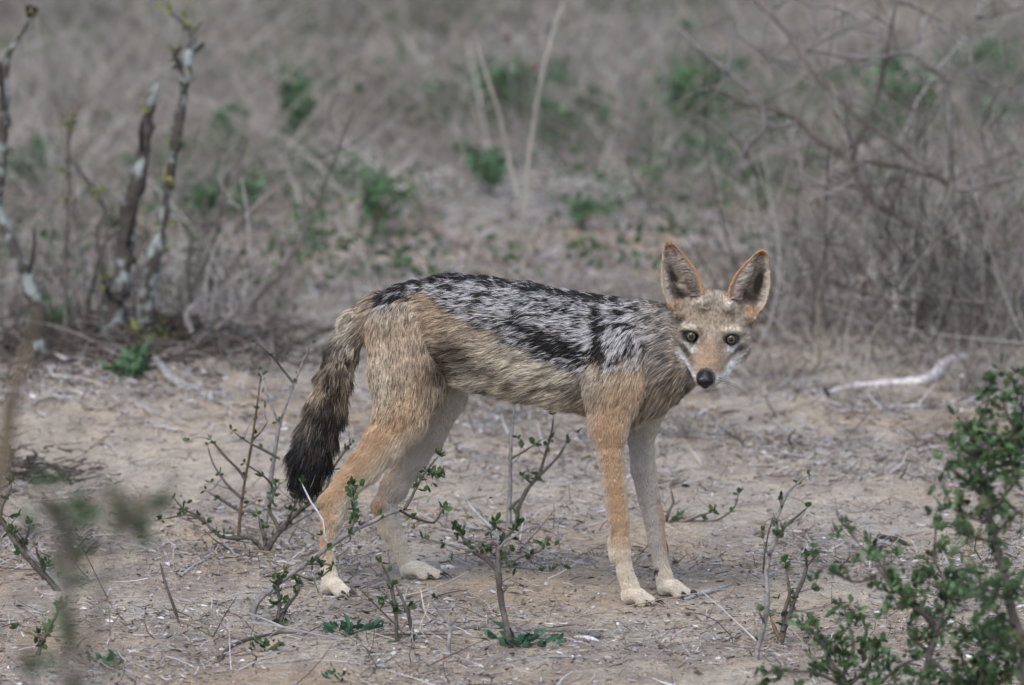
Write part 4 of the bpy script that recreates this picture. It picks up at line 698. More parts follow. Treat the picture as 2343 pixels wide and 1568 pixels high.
def ear_uvw(e, p):
    q = p - e['b']; return q @ e['u'], q @ e['v'], q @ e['n']
def ear_sdf(e, p):
    u, v, n = ear_uvw(e, p); t = v / e['H']; w = ear_w(e, t)
    f = e['cup'] * (np.clip(np.abs(u) / w, 0, 1.1) ** 2 - 0.6) * np.clip(1.15 - t * .9, .2, 1)
    th = 0.0026 + 0.003 * np.clip(.25 - t, 0, 1) * 4
    slope = 1 + (2 * e['cup'] * np.abs(u) / w ** 2) ** 2 * .6
    d1 = np.abs(n - f) / np.sqrt(slope) - th
    d2 = np.abs(u) - w; d3 = np.maximum(v - e['H'], -0.01 - v)
    return np.maximum(np.maximum(d1, d2 * .8), d3)

VX = 0.002
lo = np.array([P(640, 0, 0)[0], -0.295, -0.006]); hi = np.array([P(1775, 0, 0)[0], 0.165, P(0, 545, 0)[2] + .01])
N = np.ceil((hi - lo) / VX).astype(int)
gx, gy, gz = [lo[i] + np.arange(N[i]) * VX for i in range(3)]
D = np.full(N, 0.05, np.float32)
def sdf_cap(p, m):
    s = 1 / m['k']
    sh = lambda q: q + (s - 1) * (q @ LAT)[..., None] * LAT if m['k'] != 1 else q
    q, a, b = sh(p), sh(m['a']), sh(m['b'])
    ab = b - a; L2 = max(ab @ ab, 1e-12); h = np.clip(((q - a) @ ab) / L2, 0, 1)
    d = np.linalg.norm(q - a - h[..., None] * ab, axis=-1) - (m['ra'] + (m['rb'] - m['ra']) * h)
    return d * (m['k'] ** 0.5)
def sub_box(c0, c1):
    i0 = np.clip(np.floor((c0 - lo) / VX).astype(int), 0, N - 1); i1 = np.clip(np.ceil((c1 - lo) / VX).astype(int) + 1, 1, N)
    return tuple(slice(a, b) for a, b in zip(i0, i1))
def grid(sl): return np.stack(np.meshgrid(gx[sl[0]], gy[sl[1]], gz[sl[2]], indexing='ij'), -1)
for m in PR:
    r = max(m['ra'], m['rb']) + 0.026
    sl = sub_box(np.minimum(m['a'], m['b']) - r, np.maximum(m['a'], m['b']) + r)
    d = sdf_cap(grid(sl), m); e = D[sl]; k = m['bl']
    h = np.clip(k - np.abs(d - e), 0, None) / k
    D[sl] = np.minimum(d, e) - h * h * k * 0.25
for e in EARS:
    c = e['b'] + e['v'] * e['H'] / 2
    sl = sub_box(c - .085, c + .085); d = ear_sdf(e, grid(sl)); k = .013; o = D[sl]
    h = np.clip(k - np.abs(d - o), 0, None) / k; D[sl] = np.minimum(d, o) - h * h * k * .25
# carve eyelid openings, nostrils, mouth line
EYES = [(1579, 769, -0.2035, -0.10), (1673, 776, -0.2035, 0.10)]
def carve(c, r, k):
    sl = sub_box(c - .03, c + .03); g = grid(sl) - c
    d = (np.linalg.norm(g / r, axis=-1) - 1) * min(r); o = D[sl]
    h = np.clip(k - np.abs(-d - o), 0, None) / k; D[sl] = np.maximum(-d, o) + h * h * k * .25
for x, y, Y, yaw in EYES: carve(P(x, y + 1, Y), np.array([.0080, .013, .0043]), .0015)
for x in (1604, 1622): carve(P(x, 873, -0.2905), np.array([.0028, .005, .0032]), .001)

def surface_nets(D):
    s = D < 0
    c = np.zeros(np.array(D.shape) - 1, np.int8)
    for dx in (0, 1):
        for dy in (0, 1):
            for dz in (0, 1):
                c += s[dx:D.shape[0] - 1 + dx, dy:D.shape[1] - 1 + dy, dz:D.shape[2] - 1 + dz]
    act = (c > 0) & (c < 8); ii = np.argwhere(act); vid = -np.ones(act.shape, np.int64); vid[act] = np.arange(len(ii))
    acc = np.zeros((len(ii), 3)); cnt = np.zeros(len(ii))
    cor = [(x, y, z) for x in (0, 1) for y in (0, 1) for z in (0, 1)]
    for a in cor:
        for ax in range(3):
            if a[ax]: continue
            b = list(a); b[ax] = 1
            da = D[ii[:, 0] + a[0], ii[:, 1] + a[1], ii[:, 2] + a[2]]; db = D[ii[:, 0] + b[0], ii[:, 1] + b[1], ii[:, 2] + b[2]]
            m = (da < 0) != (db < 0); t = np.where(m, da / np.where(m, da - db, 1), 0)
            q = np.tile(np.array(a, float), (len(ii), 1)); q[:, ax] += t
            acc += q * m[:, None]; cnt += m
    V = ii + acc / cnt[:, None]
    F = []
    for ax in range(3):
        u, v = (ax + 1) % 3, (ax + 2) % 3
        sl0 = [slice(1, -1)] * 3; sl1 = [slice(1, -1)] * 3; sl0[ax] = slice(0, -1); sl1[ax] = slice(1, None)
        a = s[tuple(sl0)]; b = s[tuple(sl1)]; off = np.array([1, 1, 1]); off[ax] = 0
        for inside in (True, False):
            e = np.argwhere((a == inside) & (b == (not inside))) + off
            def vv(du, dv):
                q = e.copy(); q[:, u] -= du; q[:, v] -= dv; return vid[q[:, 0], q[:, 1], q[:, 2]]
            f = np.stack([vv(0, 0), vv(1, 0), vv(1, 1), vv(0, 1)], 1)
            if not inside: f = f[:, ::-1]
            F.append(f)
    F = np.concatenate(F); F = F[(F >= 0).all(1)]
    return V, F
V, F = surface_nets(D); V = lo + V * VX
def vnorm(V, F):
    n = np.cross(V[F[:, 2]] - V[F[:, 0]], V[F[:, 3]] - V[F[:, 1]]); N_ = np.zeros_like(V)
    for k in range(4): 
        for c in range(3): N_[:, c] += np.bincount(F[:, k], n[:, c], len(V))
    return nrm(N_)
def lap(V, F, it, w=.5):
    for _ in range(it):
        a = np.zeros_like(V); c = np.zeros(len(V))
        for k in range(4):
            i, j = F[:, k], F[:, (k + 1) % 4]
            for q in range(3): a[:, q] += np.bincount(i, V[j, q], len(V)) + np.bincount(j, V[i, q], len(V))
            c += np.bincount(i, minlength=len(V)) + np.bincount(j, minlength=len(V))
        V = V + w * (a / c[:, None] - V)
    return V
V = lap(V, F, 3); VN = vnorm(V, F)
if ((V - V.mean(0)) * VN).sum() < 0: F = F[:, ::-1]; VN = -VN
del D
# flow, hair length and tag weights per vertex
TAGS = ['torso', 'neck', 'chest', 'leg_rn', 'leg_rf', 'leg_fn', 'leg_ff', 'tail', 'head', 'cheek', 'muzzle', 'jaw', 'nose', 'ear']
TW = np.zeros((len(V), len(TAGS))); FL = np.zeros_like(V); HL = np.zeros(len(V)); WS = np.zeros(len(V))
for m in PR:
    d = sdf_cap(V, m); wt = np.exp(-np.clip(d, -.01, .2) / 0.0035)
    TW[:, TAGS.index(m['t'])] += wt; FL += wt[:, None] * m['f']; HL += wt * m['L']; WS += wt
EI = np.zeros(len(V), int); EU = np.zeros(len(V)); ET = np.zeros(len(V)); EN = np.zeros(len(V))
for j, e in enumerate(EARS):
    u, v, n = ear_uvw(e, V); d = np.abs(ear_sdf(e, V)) ; t = v / e['H']
    wt = np.exp(-np.clip(d, 0, .2) / .0035) * 25 * sst(.06, .2, t); wt[d > .005] = 0
    TW[:, 13] += wt; WS += wt; HL += wt * .0055; FL += wt[:, None] * (e['v'] - e['n'] * .1)
    on = wt > 1; EI[on] = j + 1; EU[on] = (u / ear_w(e, t))[on]; ET[on] = t[on]
    f = e['cup'] * (np.clip(np.abs(u) / ear_w(e, t), 0, 1.1) ** 2 - 0.6) * np.clip(1.15 - t * .9, .2, 1)
    EN[on] = ((n - f) / .003)[on]
TW /= WS[:, None]; FL = nrm(FL); HL /= WS
tg = {t: TW[:, i] for i, t in enumerate(TAGS)}
PU, PV = proj(V)
# ---- coat colours (linear albedo) laid on the hide
BLACK = np.array([.012, .012, .014]); SILVER = np.array([.72, .72, .74]); CREAM = np.array([.60, .54, .44]); TAN = np.array([.41, .325, .235])
ORANGE = np.array([.445, .30, .185]); GREY = np.array([.30, .265, .23]); WHITE = np.array([.80, .78, .74]); BROWN = np.array([.10, .075, .055]); RUST = np.array([.43, .235, .115])
def blob(C, u, v, cx, cy, rx, ry, ang, col, st=1.0, pw=2.0):
    a = R(ang); dx, dy = u - cx, v - cy
    x = dx * math.cos(a) + dy * math.sin(a); y = -dx * math.sin(a) + dy * math.cos(a)
    wgt = st * np.exp(-((x / rx) ** 2 + (y / ry) ** 2) ** (pw / 2))
    wgt = np.clip(wgt, 0, 1)[:, None]
    return C * (1 - wgt) + np.asarray(col) * wgt
SAD = np.array([(700, 640), (850, 694), (900, 688), (945, 672), (1000, 682), (1050, 722), (1100, 742), (1150, 768), (1200, 800), (1260, 826), (1300, 838), (1340, 846), (1400, 850), (1440, 842), (1480, 840), (1530, 825), (1600, 790)])
def coat(u, v, T_, pos, ei, eu, et, en):
    n = len(u); z = lambda k: T_[:, TAGS.index(k)]
    C = np.tile(TAN, (n, 1)); sal = np.zeros(n)
    b = lambda C, *a, **k: blob(C, u, v, *a, **k)
    # body base
    C = b(C, 1130, 850, 230, 95, 8, CREAM * 1.05, .95); C = b(C, 1260, 870, 130, 50, 20, CREAM * 1.18, .9)
    C = b(C, 1220, 900, 110, 30, 12, ORANGE * .9 + .04, .35)
    C = b(C, 940, 800, 130, 150, 0, ORANGE * 1.08 + .02, .8); C = b(C, 950, 700, 60, 30, 20, TAN * 1.1, .7)
    C = b(C, 905, 705, 60, 25, -10, CREAM * .85, .6); C = b(C, 960, 775, 60, 30, 30, CREAM * .8, .5)
    C = b(C, 875, 850, 26, 110, 0, CREAM * .95, .7); C = b(C, 925, 830, 25, 50, 0, CREAM, .45)
    C = b(C, 1018, 832, 56, 50, 30, BROWN * .9, 1.25); C = b(C, 1066, 806, 40, 20, 50, BROWN * 1.1, 1.0); C = b(C, 1100, 850, 60, 20, 40, GREY * .7, .5)
    C = b(C, 1070, 905, 70, 35, 5, CREAM * 1.1, .95); C = b(C, 1220, 925, 110, 26, 14, CREAM, .8)
    C = b(C, 930, 960, 70, 60, -40, ORANGE * 1.05, .6); C = b(C, 1180, 860, 60, 22, 20, BROWN * 2, .45)
    C = b(C, 1430, 900, 70, 60, 0, ORANGE * 1.0 + .02, .75); C = b(C, 1500, 905, 60, 40, -40, ORANGE * .85, .6)
    C = b(C, 1490, 950, 62, 36, -32, CREAM * 1.08, 1.0); C = b(C, 1345, 905, 45, 40, 60, GREY * .8, .7); C = b(C, 1398, 965, 50, 62, 0, ORANGE * 1.02, .95)
    # neck: grizzled grey
    nk = np.clip(z('neck') + sst(1400, 1470, u) * (z('torso') + z('chest')) * (1 - sst(850, 920, v)), 0, 1)[:, None]
    C = C * (1 - nk * .85) + (GREY * .95 + .02) * nk * .85
    C = b(C, 1520, 890, 60, 40, -35, TAN * .75, .6)
    # hind legs
    f = (z('leg_rn') * sst(900, 1000, v))[:, None]; leg = np.tile(ORANGE * 1.02 + np.array([.02, .02, .01]), (n, 1))
    fr = sst(-.2, .9, ((u - np.interp(v, [900, 1000, 1100, 1150, 1200, 1300], [980, 890, 800, 762, 752, 752])) / np.interp(v, [900, 1000, 1100, 1150, 1300], [90, 60, 45, 30, 24])))
    leg = leg * (1 - fr[:, None] * .8) + CREAM * fr[:, None] * .8
    pw = sst(1230, 1320, v)[:, None]; leg = leg * (1 - pw * .85) + CREAM * 1.15 * pw * .85
    C = C * (1 - f) + leg * f
    f = (z('leg_rf') * sst(840, 940, v))[:, None]; leg = np.tile(GREY * 1.95 + np.array([0, .015, .04]), (n, 1))
    fr = sst(.1, -.9, ((u - np.interp(v, [950, 1049, 1112, 1160, 1200, 1240, 1290], [1000, 941, 905, 885, 893, 908, 930])) / 30))
    leg = leg * (1 - fr[:, None] * .6) + (ORANGE + .05) * fr[:, None] * .6
    pw = sst(1120, 1240, v)[:, None]; leg = leg * (1 - pw * .8) + CREAM * 1.15 * pw * .8
    leg = blob(leg, u, v, 866, 1165, 14, 26, 0, RUST, .7)
    leg = blob(leg, u, v, 880, 1170, 8, 22, 0, BROWN * 2, .5)
    C = C * (1 - f) + leg * f
    # front legs
    f = (z('leg_fn') * sst(900, 990, v))[:, None]; leg = np.tile(ORANGE * 1.03 + .01, (n, 1))
    cx = np.interp(v, [980, 1038, 1104, 1186, 1262, 1317], [1390, 1396, 1404, 1415, 1420, 1430]); e = (u - cx) / np.interp(v, [900, 960, 1040, 1100], [80, 52, 32, 27])
    leg = leg * (1 - sst(-.35, -1, e)[:, None] * .6) + CREAM * .9 * sst(-.35, -1, e)[:, None] * .6
    leg = leg * (1 - sst(.5, 1, e)[:, None] * .6) + CREAM * sst(.5, 1, e)[:, None] * .6
    pw = sst(1200, 1290, v)[:, None]; leg = leg * (1 - pw * .85) + CREAM * 1.12 * pw * .85
    leg = blob(leg, u, v, 1401, 1220, 4, 18, 5, BROWN, .7)
    C = C * (1 - f) + leg * f
    f = (z('leg_ff') * sst(930, 1000, v))[:, None]; leg = np.tile(GREY * 1.6 + np.array([.0, .01, .03]), (n, 1))
    cx = np.interp(v, [1005, 1071, 1137, 1186, 1235, 1284, 1328], [1466, 1471, 1484, 1496, 1502, 1511, 1521]); e = (u - cx) / 22
    k_ = (sst(.2, .9, e) * sst(1110, 1160, v))[:, None]; leg = leg * (1 - k_ * .8) + ORANGE * k_ * .8
    k_ = (sst(.2, .9, e) * (1 - sst(1090, 1130, v)))[:, None]; leg = leg * (1 - k_ * .7) + CREAM * k_ * .7
    pw = sst(1250, 1320, v)[:, None]; leg = leg * (1 - pw * .85) + CREAM * 1.12 * pw * .85
    leg = blob(leg, u, v, 1501, 1302, 6, 9, 20, BLACK, 1, 4)
    C = C * (1 - f) + leg * f
    # tail
    t = z('tail')[:, None]; tl = np.tile(TAN * .50, (n, 1))
    tl = blob(tl, u, v, 806, 755, 34, 50, 30, CREAM * .8, .9); tl = blob(tl, u, v, 738, 880, 26, 20, 0, TAN * 1.1, .8); tl = blob(tl, u, v, 700, 985, 26, 26, 0, CREAM * .7, .5)
    tl = blob(tl, u, v, 738, 835, 15, 62, 28, BLACK * 1.5, 1.1); tl = blob(tl, u, v, 716, 905, 20, 12, 20, BLACK * 2, .7)
    dk = sst(850, 1020, v)[:, None]; tl = tl * (1 - dk * .93) + BLACK * 1.3 * dk * .93
    C = C * (1 - t) + tl * t
    # head
    hw = np.clip(z('head') + z('cheek') + z('muzzle') + z('jaw') + z('nose'), 0, 1)[:, None]
    hc = np.tile(TAN * .80 + .03, (n, 1)); hb = lambda *a, **k: blob(hc, u, v, *a, **k)
    q = lambda *a, **k: blob(hc, u, v, *a, pw=3.5, **k)
    hc = hb(1633, 695, 60, 35, 0, GREY * .95, .6); hc = hb(1560, 790, 20, 55, 15, GREY * .85, .8); hc = hb(1700, 780, 18, 50, -15, GREY * 1.5, .8)
    hc = hb(1626, 765, 20, 30, 0, GREY * 1.25, .6)
    hc = q(1622, 822, 34, 40, 0, np.array([.40, .27, .17]), .95); hc = hb(1623, 800, 16, 30, 0, TAN * .8, .35); hc = hb(1630, 740, 40, 22, 0, TAN * .85, .5)
    hc = q(1576, 749, 18, 7, 12, CREAM * 1.05, .9); hc = q(1673, 757, 22, 7, -3, CREAM * 1.1, .9)
    hc = q(1581, 797, 17, 9, 38, WHITE * .75, .95); hc = q(1670, 801, 18, 9, -8, WHITE * .85, 1); hc = q(1697, 778, 8, 16, 0, CREAM, .7)
    hc = q(1571, 806, 21, 7.5, 58, BROWN * .55, 1); hc = q(1684, 807, 22, 8, -44, BROWN * .55, 1); hc = hb(1664, 824, 16, 6, -62, BROWN * 1.8, .7); hc = hb(1580, 826, 16, 5, 70, BROWN * 1.8, .7)
    hc = q(1568, 826, 7, 30, -24, WHITE, 1.0); hc = q(1583, 862, 9, 24, -18, WHITE, 1.0); hc = q(1672, 842, 13, 36, 32, WHITE, 1.0); hc = q(1650, 872, 20, 16, -25, WHITE, 1); hc = q(1616, 896, 30, 13, 0, WHITE * .9, .95)
    hc = q(1602, 688, 26, 11, -18, CREAM * 1.05, .9); hc = q(1666, 694, 28, 11, 38, CREAM * 1.05, .9)
    hc = hb(1543, 698, 16, 16, 0, RUST * .8, .7); hc = hb(1720, 718, 16, 14, 0, RUST * .8, .7)
    hc = hb(1606, 784, 9, 12, 30, BROWN * 1.6, .7); hc = hb(1647, 790, 9, 12, -30, BROWN * 1.6, .7)
    for (x, y, Y, yw), an in zip(EYES, (14, -12)): hc = hb(x, y + 1, 21, 15, an, BLACK, 1, pw=7)
    C = C * (1 - hw) + hc * hw
    no = sst(.35, .6, z('nose'))[:, None]; C = C * (1 - no) + BLACK * no
    mo = blob(np.zeros((n, 3)), u, v, 1614, 893, 22, 3.2, 0, np.ones(3), .9)[:, :1] * hw; C = C * (1 - mo) + BLACK * 2 * mo
    # ears
    ew = z('ear')[:, None]; ec = np.tile(RUST * .95 + .03, (n, 1))
    inner = (sst(-.1, .3, en) * (1 - sst(.80, .92, eu)) * (1 - sst(.90, .98, -eu)) * (1 - sst(.86, .95, et)))
    side = 1.0        # eu grows towards the middle of the head
    icol = np.tile(GREY * .95 + np.array([.03, .0, .0]), (n, 1)); ib = lambda *a, **k: blob(icol, u, v, *a, **k)
    icol = ib(1566, 622, 12, 34, -22, CREAM * .8, .7); icol = ib(1699, 632, 13, 30, 35, CREAM * .8, .8); icol = ib(1524, 640, 5, 60, 0, CREAM * .75, .7); icol = ib(1754, 660, 6, 50, 0, CREAM * .9, .9)
    icol = ib(1541, 640, 11, 36, -18, BROWN * .25, 1.2); icol = ib(1556, 676, 30, 13, 10, BROWN * .25, .95); icol = ib(1734, 650, 15, 42, 18, BROWN * .2, 1.3); icol = ib(1715, 682, 26, 16, 30, BROWN * .25, .95)  # shadow in the depth of each ear cup, painted into the colour
    icol = ib(1560, 655, 15, 5, 15, CREAM * .9, .8); icol = ib(1594, 660, 6, 22, -30, BROWN, .6); icol = ib(1545, 702, 20, 9, 0, RUST * .75, .7); icol = ib(1722, 718, 20, 10, 20, RUST * .75, .7)
    ec = ec * (1 - inner[:, None]) + icol * inner[:, None]
    outer = (sst(.5, .9, -eu * side) * sst(-.1, .3, en) * (1 - sst(.8, .95, et)))[:, None]; ec = ec * (1 - outer * .7) + (CREAM * .8) * outer * .7
    C = C * (1 - ew) + ec * ew
    # saddle mask
    yb = np.interp(u, SAD[:, 0], SAD[:, 1]); wob = (fbm(u / 38, v / 22, s=3) - .5) * 34
    body = np.clip(z('torso') + z('neck') + z('chest') + z('leg_fn') * (v < 900) + z('leg_rn') * (v < 860), 0, 1)
    sw_ = 10 + 34 * sst(1320, 1400, u); sal = np.clip(.5 - (v - yb + wob + (sw_ - 10) * .5) / (2 * sw_), 0, 1) * sst(845, 872, u - (v - 690) * .0) * body * (1 - z('tail'))
    sal = sal * (1 - .42 * sst(1430, 1560, u))
    return C, sal
C0, SALV = coat(PU, PV, TW, V, EI, EU, ET, EN)
skin = C0 * 0.8 * (1 - SALV[:, None]) + np.array([.12, .12, .12]) * SALV[:, None]
keep = np.clip(tg['nose'] * 2, 0, 1)[:, None]; skin = skin * (1 - keep) + BLACK * keep
rough = .9 - .6 * keep[:, 0]
m_skin = attr_mat('hide', .9, .3, (300, .15), .3, 'rough')
jackal = mesh_np('jackal', V, F, m_skin, None, skin, True, {'rough': rough})
tag(jackal, 'lean black-backed jackal standing on sandy ground with its face turned to the camera', 'jackal')
# ---- fur
def hair_mat(name):
    m = bpy.data.materials.new(name); m.use_nodes = True; n = m.node_tree; b = n.nodes['Principled BSDF']
    a = n.nodes.new('ShaderNodeAttribute'); a.attribute_name = 'col'
    a2 = n.nodes.new('ShaderNodeAttribute'); a2.attribute_name = 'tip'
    hi_ = n.nodes.new('ShaderNodeHairInfo'); mr = n.nodes.new('ShaderNodeMapRange'); mr.inputs[1].default_value = .35; mr.inputs[2].default_value = .65
    mx = n.nodes.new('ShaderNodeMix'); mx.data_type = 'RGBA'
    n.links.new(hi_.outputs['Intercept'], mr.inputs[0]); n.links.new(mr.outputs[0], mx.inputs[0])
    n.links.new(a.outputs['Color'], mx.inputs[6]); n.links.new(a2.outputs['Color'], mx.inputs[7])
    n.links.new(mx.outputs[2], b.inputs['Base Color']); b.inputs['Roughness'].default_value = .62; b.inputs['Specular IOR Level'].default_value = .22
    return m
m_fur = hair_mat('fur')
TRI = np.concatenate([F[:, [0, 1, 2]], F[:, [0, 2, 3]]])
TA = np.linalg.norm(np.cross(V[TRI[:, 1]] - V[TRI[:, 0]], V[TRI[:, 2]] - V[TRI[:, 0]]), axis=1) / 2
def make_fur(name, dens, n, wr=(.00042, .00008)):
    tot = dens[TRI].mean(1) * TA; idx = rng.choice(len(TRI), n, p=tot / tot.sum())
    r1, r2 = rng.random(n), rng.random(n); sw = r1 + r2 > 1; r1[sw] = 1 - r1[sw]; r2[sw] = 1 - r2[sw]
    t = TRI[idx]; bc = np.stack([1 - r1 - r2, r1, r2], 1)
    I = lambda A: (A[t] * (bc[:, :, None] if A.ndim == 2 else bc)).sum(1)
    p, nn, fl, L, tw_ = I(V), nrm(I(VN)), nrm(I(FL)), I(HL), I(TW)
    ei = EI[t[:, 0]]; eu = I(EU); et = I(ET); en = I(EN)
    u, v = proj(p)
    C, sal = coat(u, v, tw_, p, ei, eu, et, en)
    z = lambda k: tw_[:, TAGS.index(k)]
    # direction: comb along the flow, wavy, lifted
    wob = np.stack([fbm(p[:, 0] * 55, p[:, 1] * 55, p[:, 2] * 55, s=k) - .5 for k in (11, 12, 13)], 1)
    leg = z('leg_rn') + z('leg_rf') + z('leg_fn') + z('leg_ff'); hd_ = z('head') + z('muzzle') + z('jaw') + z('ear')
    fl = fl + wob * (1.1 - .7 * np.clip(leg + hd_, 0, 1))[:, None]
    fl = fl + (rng.random((n, 3)) - .5) * (.35 + .5 * z('tail'))[:, None]
    ft = nrm(fl - nn * (fl * nn).sum(1)[:, None])
    lift = .24 + .12 * z('tail') + .10 * z('cheek') - .06 * leg + rng.normal(0, .06, n)
    # inner ear tufts
    inn = (z('ear') > .5) & (en > .2)
    L = L * (.65 + .6 * rng.random(n)); 
    belly = np.clip(-nn[:, 2], 0, 1) * (z('torso') + z('leg_rn') * (v < 960)); L = L * (1 + .3 * belly)
    if inn.any():
        for j, e in enumerate(EARS):
            k = inn & (ei == j + 1); sgn = 1
            edge = (sst(.3, .6, eu * sgn) * (1 - sst(.76, .84, eu * sgn)))[k]
            dirn = nrm(-e['u'] * sgn * .9 + e['v'] * .5 + e['n'] * .25)
            ft[k] = nrm(ft[k] * (1 - edge)[:, None] + dirn * edge[:, None]); L[k] = .003 + .0085 * edge * (1 - sst(.55, .85, et[k])); lift[k] = .15
    # salt and pepper, grizzle and mottling, read at the place each stretch of hair reaches
    one = np.ones(3); r1_, r2_, r3_, r4_ = rng.normal(0, 1, n), rng.normal(0, 1, n), rng.random(n), rng.normal(0, 1, n)
    d0 = nrm(ft * .78 + nn * .22)
    def shade(fr):
        q = p + d0 * (L * fr)[:, None]; u, v = proj(q); a1 = u * .97 - v * .22; a2 = u * .22 + v * .97
        a1 = a1 + 6 * (noise3(u / 21, v / 21, s=5) - .5); a2 = a2 + 9 * (noise3(u / 33, v / 33, s=6) - .5)
        st = fbm(a1 / 10.5, a2 / 3.4, s=21, o=2); st2 = noise3(a1 / 34, a2 / 15, s=33)
        dark = np.zeros((n, 3))
        bb = lambda *a, **k: blob(dark, u, v, *a, **k)
        dark = bb(1258, 790, 74, 25, 24, one, 1.5); dark = bb(1212, 766, 40, 12, 30, one, .9); dark = bb(1330, 812, 30, 20, 0, one, .35)
        dark = bb(1363, 775, 13, 88, -4, one, 1.35, pw=3); dark = bb(1405, 708, 8, 30, 0, one, .9); dark = bb(1372, 880, 24, 36, 15, one, .6)
        dark = bb(1120, 764, 90, 6, 24, one, .8); dark = bb(890, 690, 55, 7, -6, one, .9)
        topy = np.interp(u, [850, 940, 1040, 1150, 1280, 1400, 1480, 1530], [690, 650, 638, 651, 679, 686, 684, 702]); dark[:, 0] += .8 * sst(5, 0, v - topy)
        lt = np.zeros((n, 3)); bl_ = lambda *a, **k: blob(lt, u, v, *a, **k)
        lt = bl_(1335, 770, 9, 65, -5, one, .8); lt = bl_(1391, 750, 9, 50, -5, one, .8); lt = bl_(1080, 670, 120, 20, 8, one, .3); lt = bl_(1424, 720, 9, 30, 0, one, .45)
        val = (st - .5) * 6.4 + (st2 - .5) * 1.4 - .10 + .35 * sst(1000, 1300, u) + lt[:, 0] - dark[:, 0] * 2.1 + r1_ * .18
        mixf = sst(-.5, .6, val)[:, None]
        pep = BLACK * 1.6 * (1 - mixf) + (SILVER * (.70 + .34 * r3_)[:, None]) * mixf
        wm = .14 + .33 * sst(1400, 1500, u)[:, None]; pep = pep * (1 - wm) + pep * np.array([1.0, .84, .68]) * wm
        pep = pep * (1 - .35 * sst(1430, 1540, u)[:, None]) + (GREY * .9) * .35 * sst(1430, 1540, u)[:, None]
        xs = sst(.25, .75, sal + r2_ * .20 + (noise3(a1 / 24, a2 / 9, s=61) - .5) * .5 * (sal > .02))[:, None]
        body_ = z('torso') + z('neck') + z('chest') + z('leg_rn') * (v < 980) + z('leg_fn') * (v < 930)
        gz_ = np.clip(.42 * z('torso') + .85 * z('neck') + .45 * z('chest') + .42 * z('leg_rn') * (v < 990) + .30 * z('leg_fn') * (v < 960) + .34 * (z('head') + z('muzzle') * .5) + .95 * z('tail') + .3 * z('cheek') + .12 * leg + .55 * z('ear') * (en > .2), 0, 1)
        g1 = fbm(a1 / 8, a2 / 3.2, s=41, o=2) - .5; g2 = noise3(u / 4.5, v / 4.5, s=45) - .5
        hf = np.clip(z('head') + z('muzzle') + z('cheek'), 0, 1); g1 = g1 * (1 - hf) + g2 * hf * .9
        dk = np.clip(1 + gz_ * (g1 * 3.0 + r2_ * .25), .10, 1.8)[:, None]
        Cb = C * dk * (1 + r4_ * .08)[:, None]
        bigd = noise3(a1 / 30, a2 / 13, s=77); fl_ = (np.clip(z('torso') * sst(770, 820, v) + z('leg_rn') * sst(960, 880, v) * .35, 0, 1))[:, None]
        Cb = Cb * (1 - fl_ * .55 * sst(.54, .78, bigd)[:, None]); Cb = Cb * (1 + fl_ * .35 * sst(.42, .2, bigd)[:, None])
        tb = z('tail')[:, None]; td = noise3((u * .93 + v * .36) / 9, (v * .93 - u * .36) / 42, s=79); Cb = Cb * (1 - tb * .75 * (sst(.48, .66, td) * sst(770, 830, v))[:, None]) ; Cb = Cb * (1 + tb * .8 * (sst(.40, .25, td) * (v < 1010))[:, None])
        o_ = Cb * (1 - xs) + pep * xs
        return np.clip(o_, .008, .9)
    hd0 = z('head') + z('muzzle') + z('jaw') + z('ear')
    C1, tip = shade(.22), shade(.80); C = C1
    guard = (rng.random(n) < .14 * np.clip(z('torso') + z('neck') + z('tail') + z('leg_rn') * (v < 950), 0, 1)); tip[guard] *= .3
    # no hair on nose, eyes
    kill = z('nose') > .3
    for (x, y, Y, yw), an in zip(EYES, (12, -6)):
        a = R(an); dx, dy = u - x, v - (y + 1); X = dx * math.cos(a) + dy * math.sin(a); Yy = -dx * math.sin(a) + dy * math.cos(a)
        kill |= ((X / 23) ** 2 + ((Yy + .5) / 17) ** 2 < 1) & (p[:, 1] < -.15) & (hd_ + z('cheek') > .3)
    kill |= (p[:, 2] < .003) & (leg > .5)
    k = ~kill; p, nn, ft, L, lift, C, tip, tw2 = p[k], nn[k], ft[k], L[k], lift[k], C[k], tip[k], tw_[k]; n = k.sum(); legk = leg[k]; hdk = hd_[k]
    # clumps
    ncl = max(n // 14, 10); cs = rng.choice(n, ncl, replace=False); kd = kdtree.KDTree(ncl)
    for i, c in enumerate(cs): kd.insert(p[c], i)
    kd.balance(); near = np.array([kd.find(q)[1] for q in p]); ci = cs[near]
    lift = np.clip(lift, .05, .8); L = L * (1 - .5 * (tw2[:, 13] > .5) * (np.abs(eu[k]) > .8))
    d = nrm(ft * (1 - lift)[:, None] + nn * lift[:, None])
    tipv = p + d * L[:, None]; K = 6
    cl = (.40 * (1 - .75 * np.clip(legk + hdk, 0, 1)) * (tw2[:, 13] < .2) * ((nn * nn[ci]).sum(1) > .5))[:, None]
    ctip = tipv[ci] + (p - p[ci]) * .25
    tipv = tipv * (1 - cl) + ctip * cl
    sgs = np.linspace(0, 1, 4); pts = np.zeros((n, 4, 3), np.float32)
    up = nn * (L * .10)[:, None]; g = np.array([0, 0, -1.0]) * (L * .12)[:, None]
    for i, s_ in enumerate(sgs):
        pts[:, i] = p - nn * .0004 + (tipv - p) * s_ + up * (4 * s_ * (1 - s_)) + g * s_ * s_
    fz = pts[:, :, 2]; pts[:, :, 2] = np.maximum(fz, .0008)
    hc = bpy.data.hair_curves.new(name); hc.add_curves([4] * n)
    hc.position_data.foreach_set('vector', pts.reshape(-1).astype(np.float32))
    ra = hc.attributes.new('radius', 'FLOAT', 'POINT') if 'radius' not in hc.attributes else hc.attributes['radius']
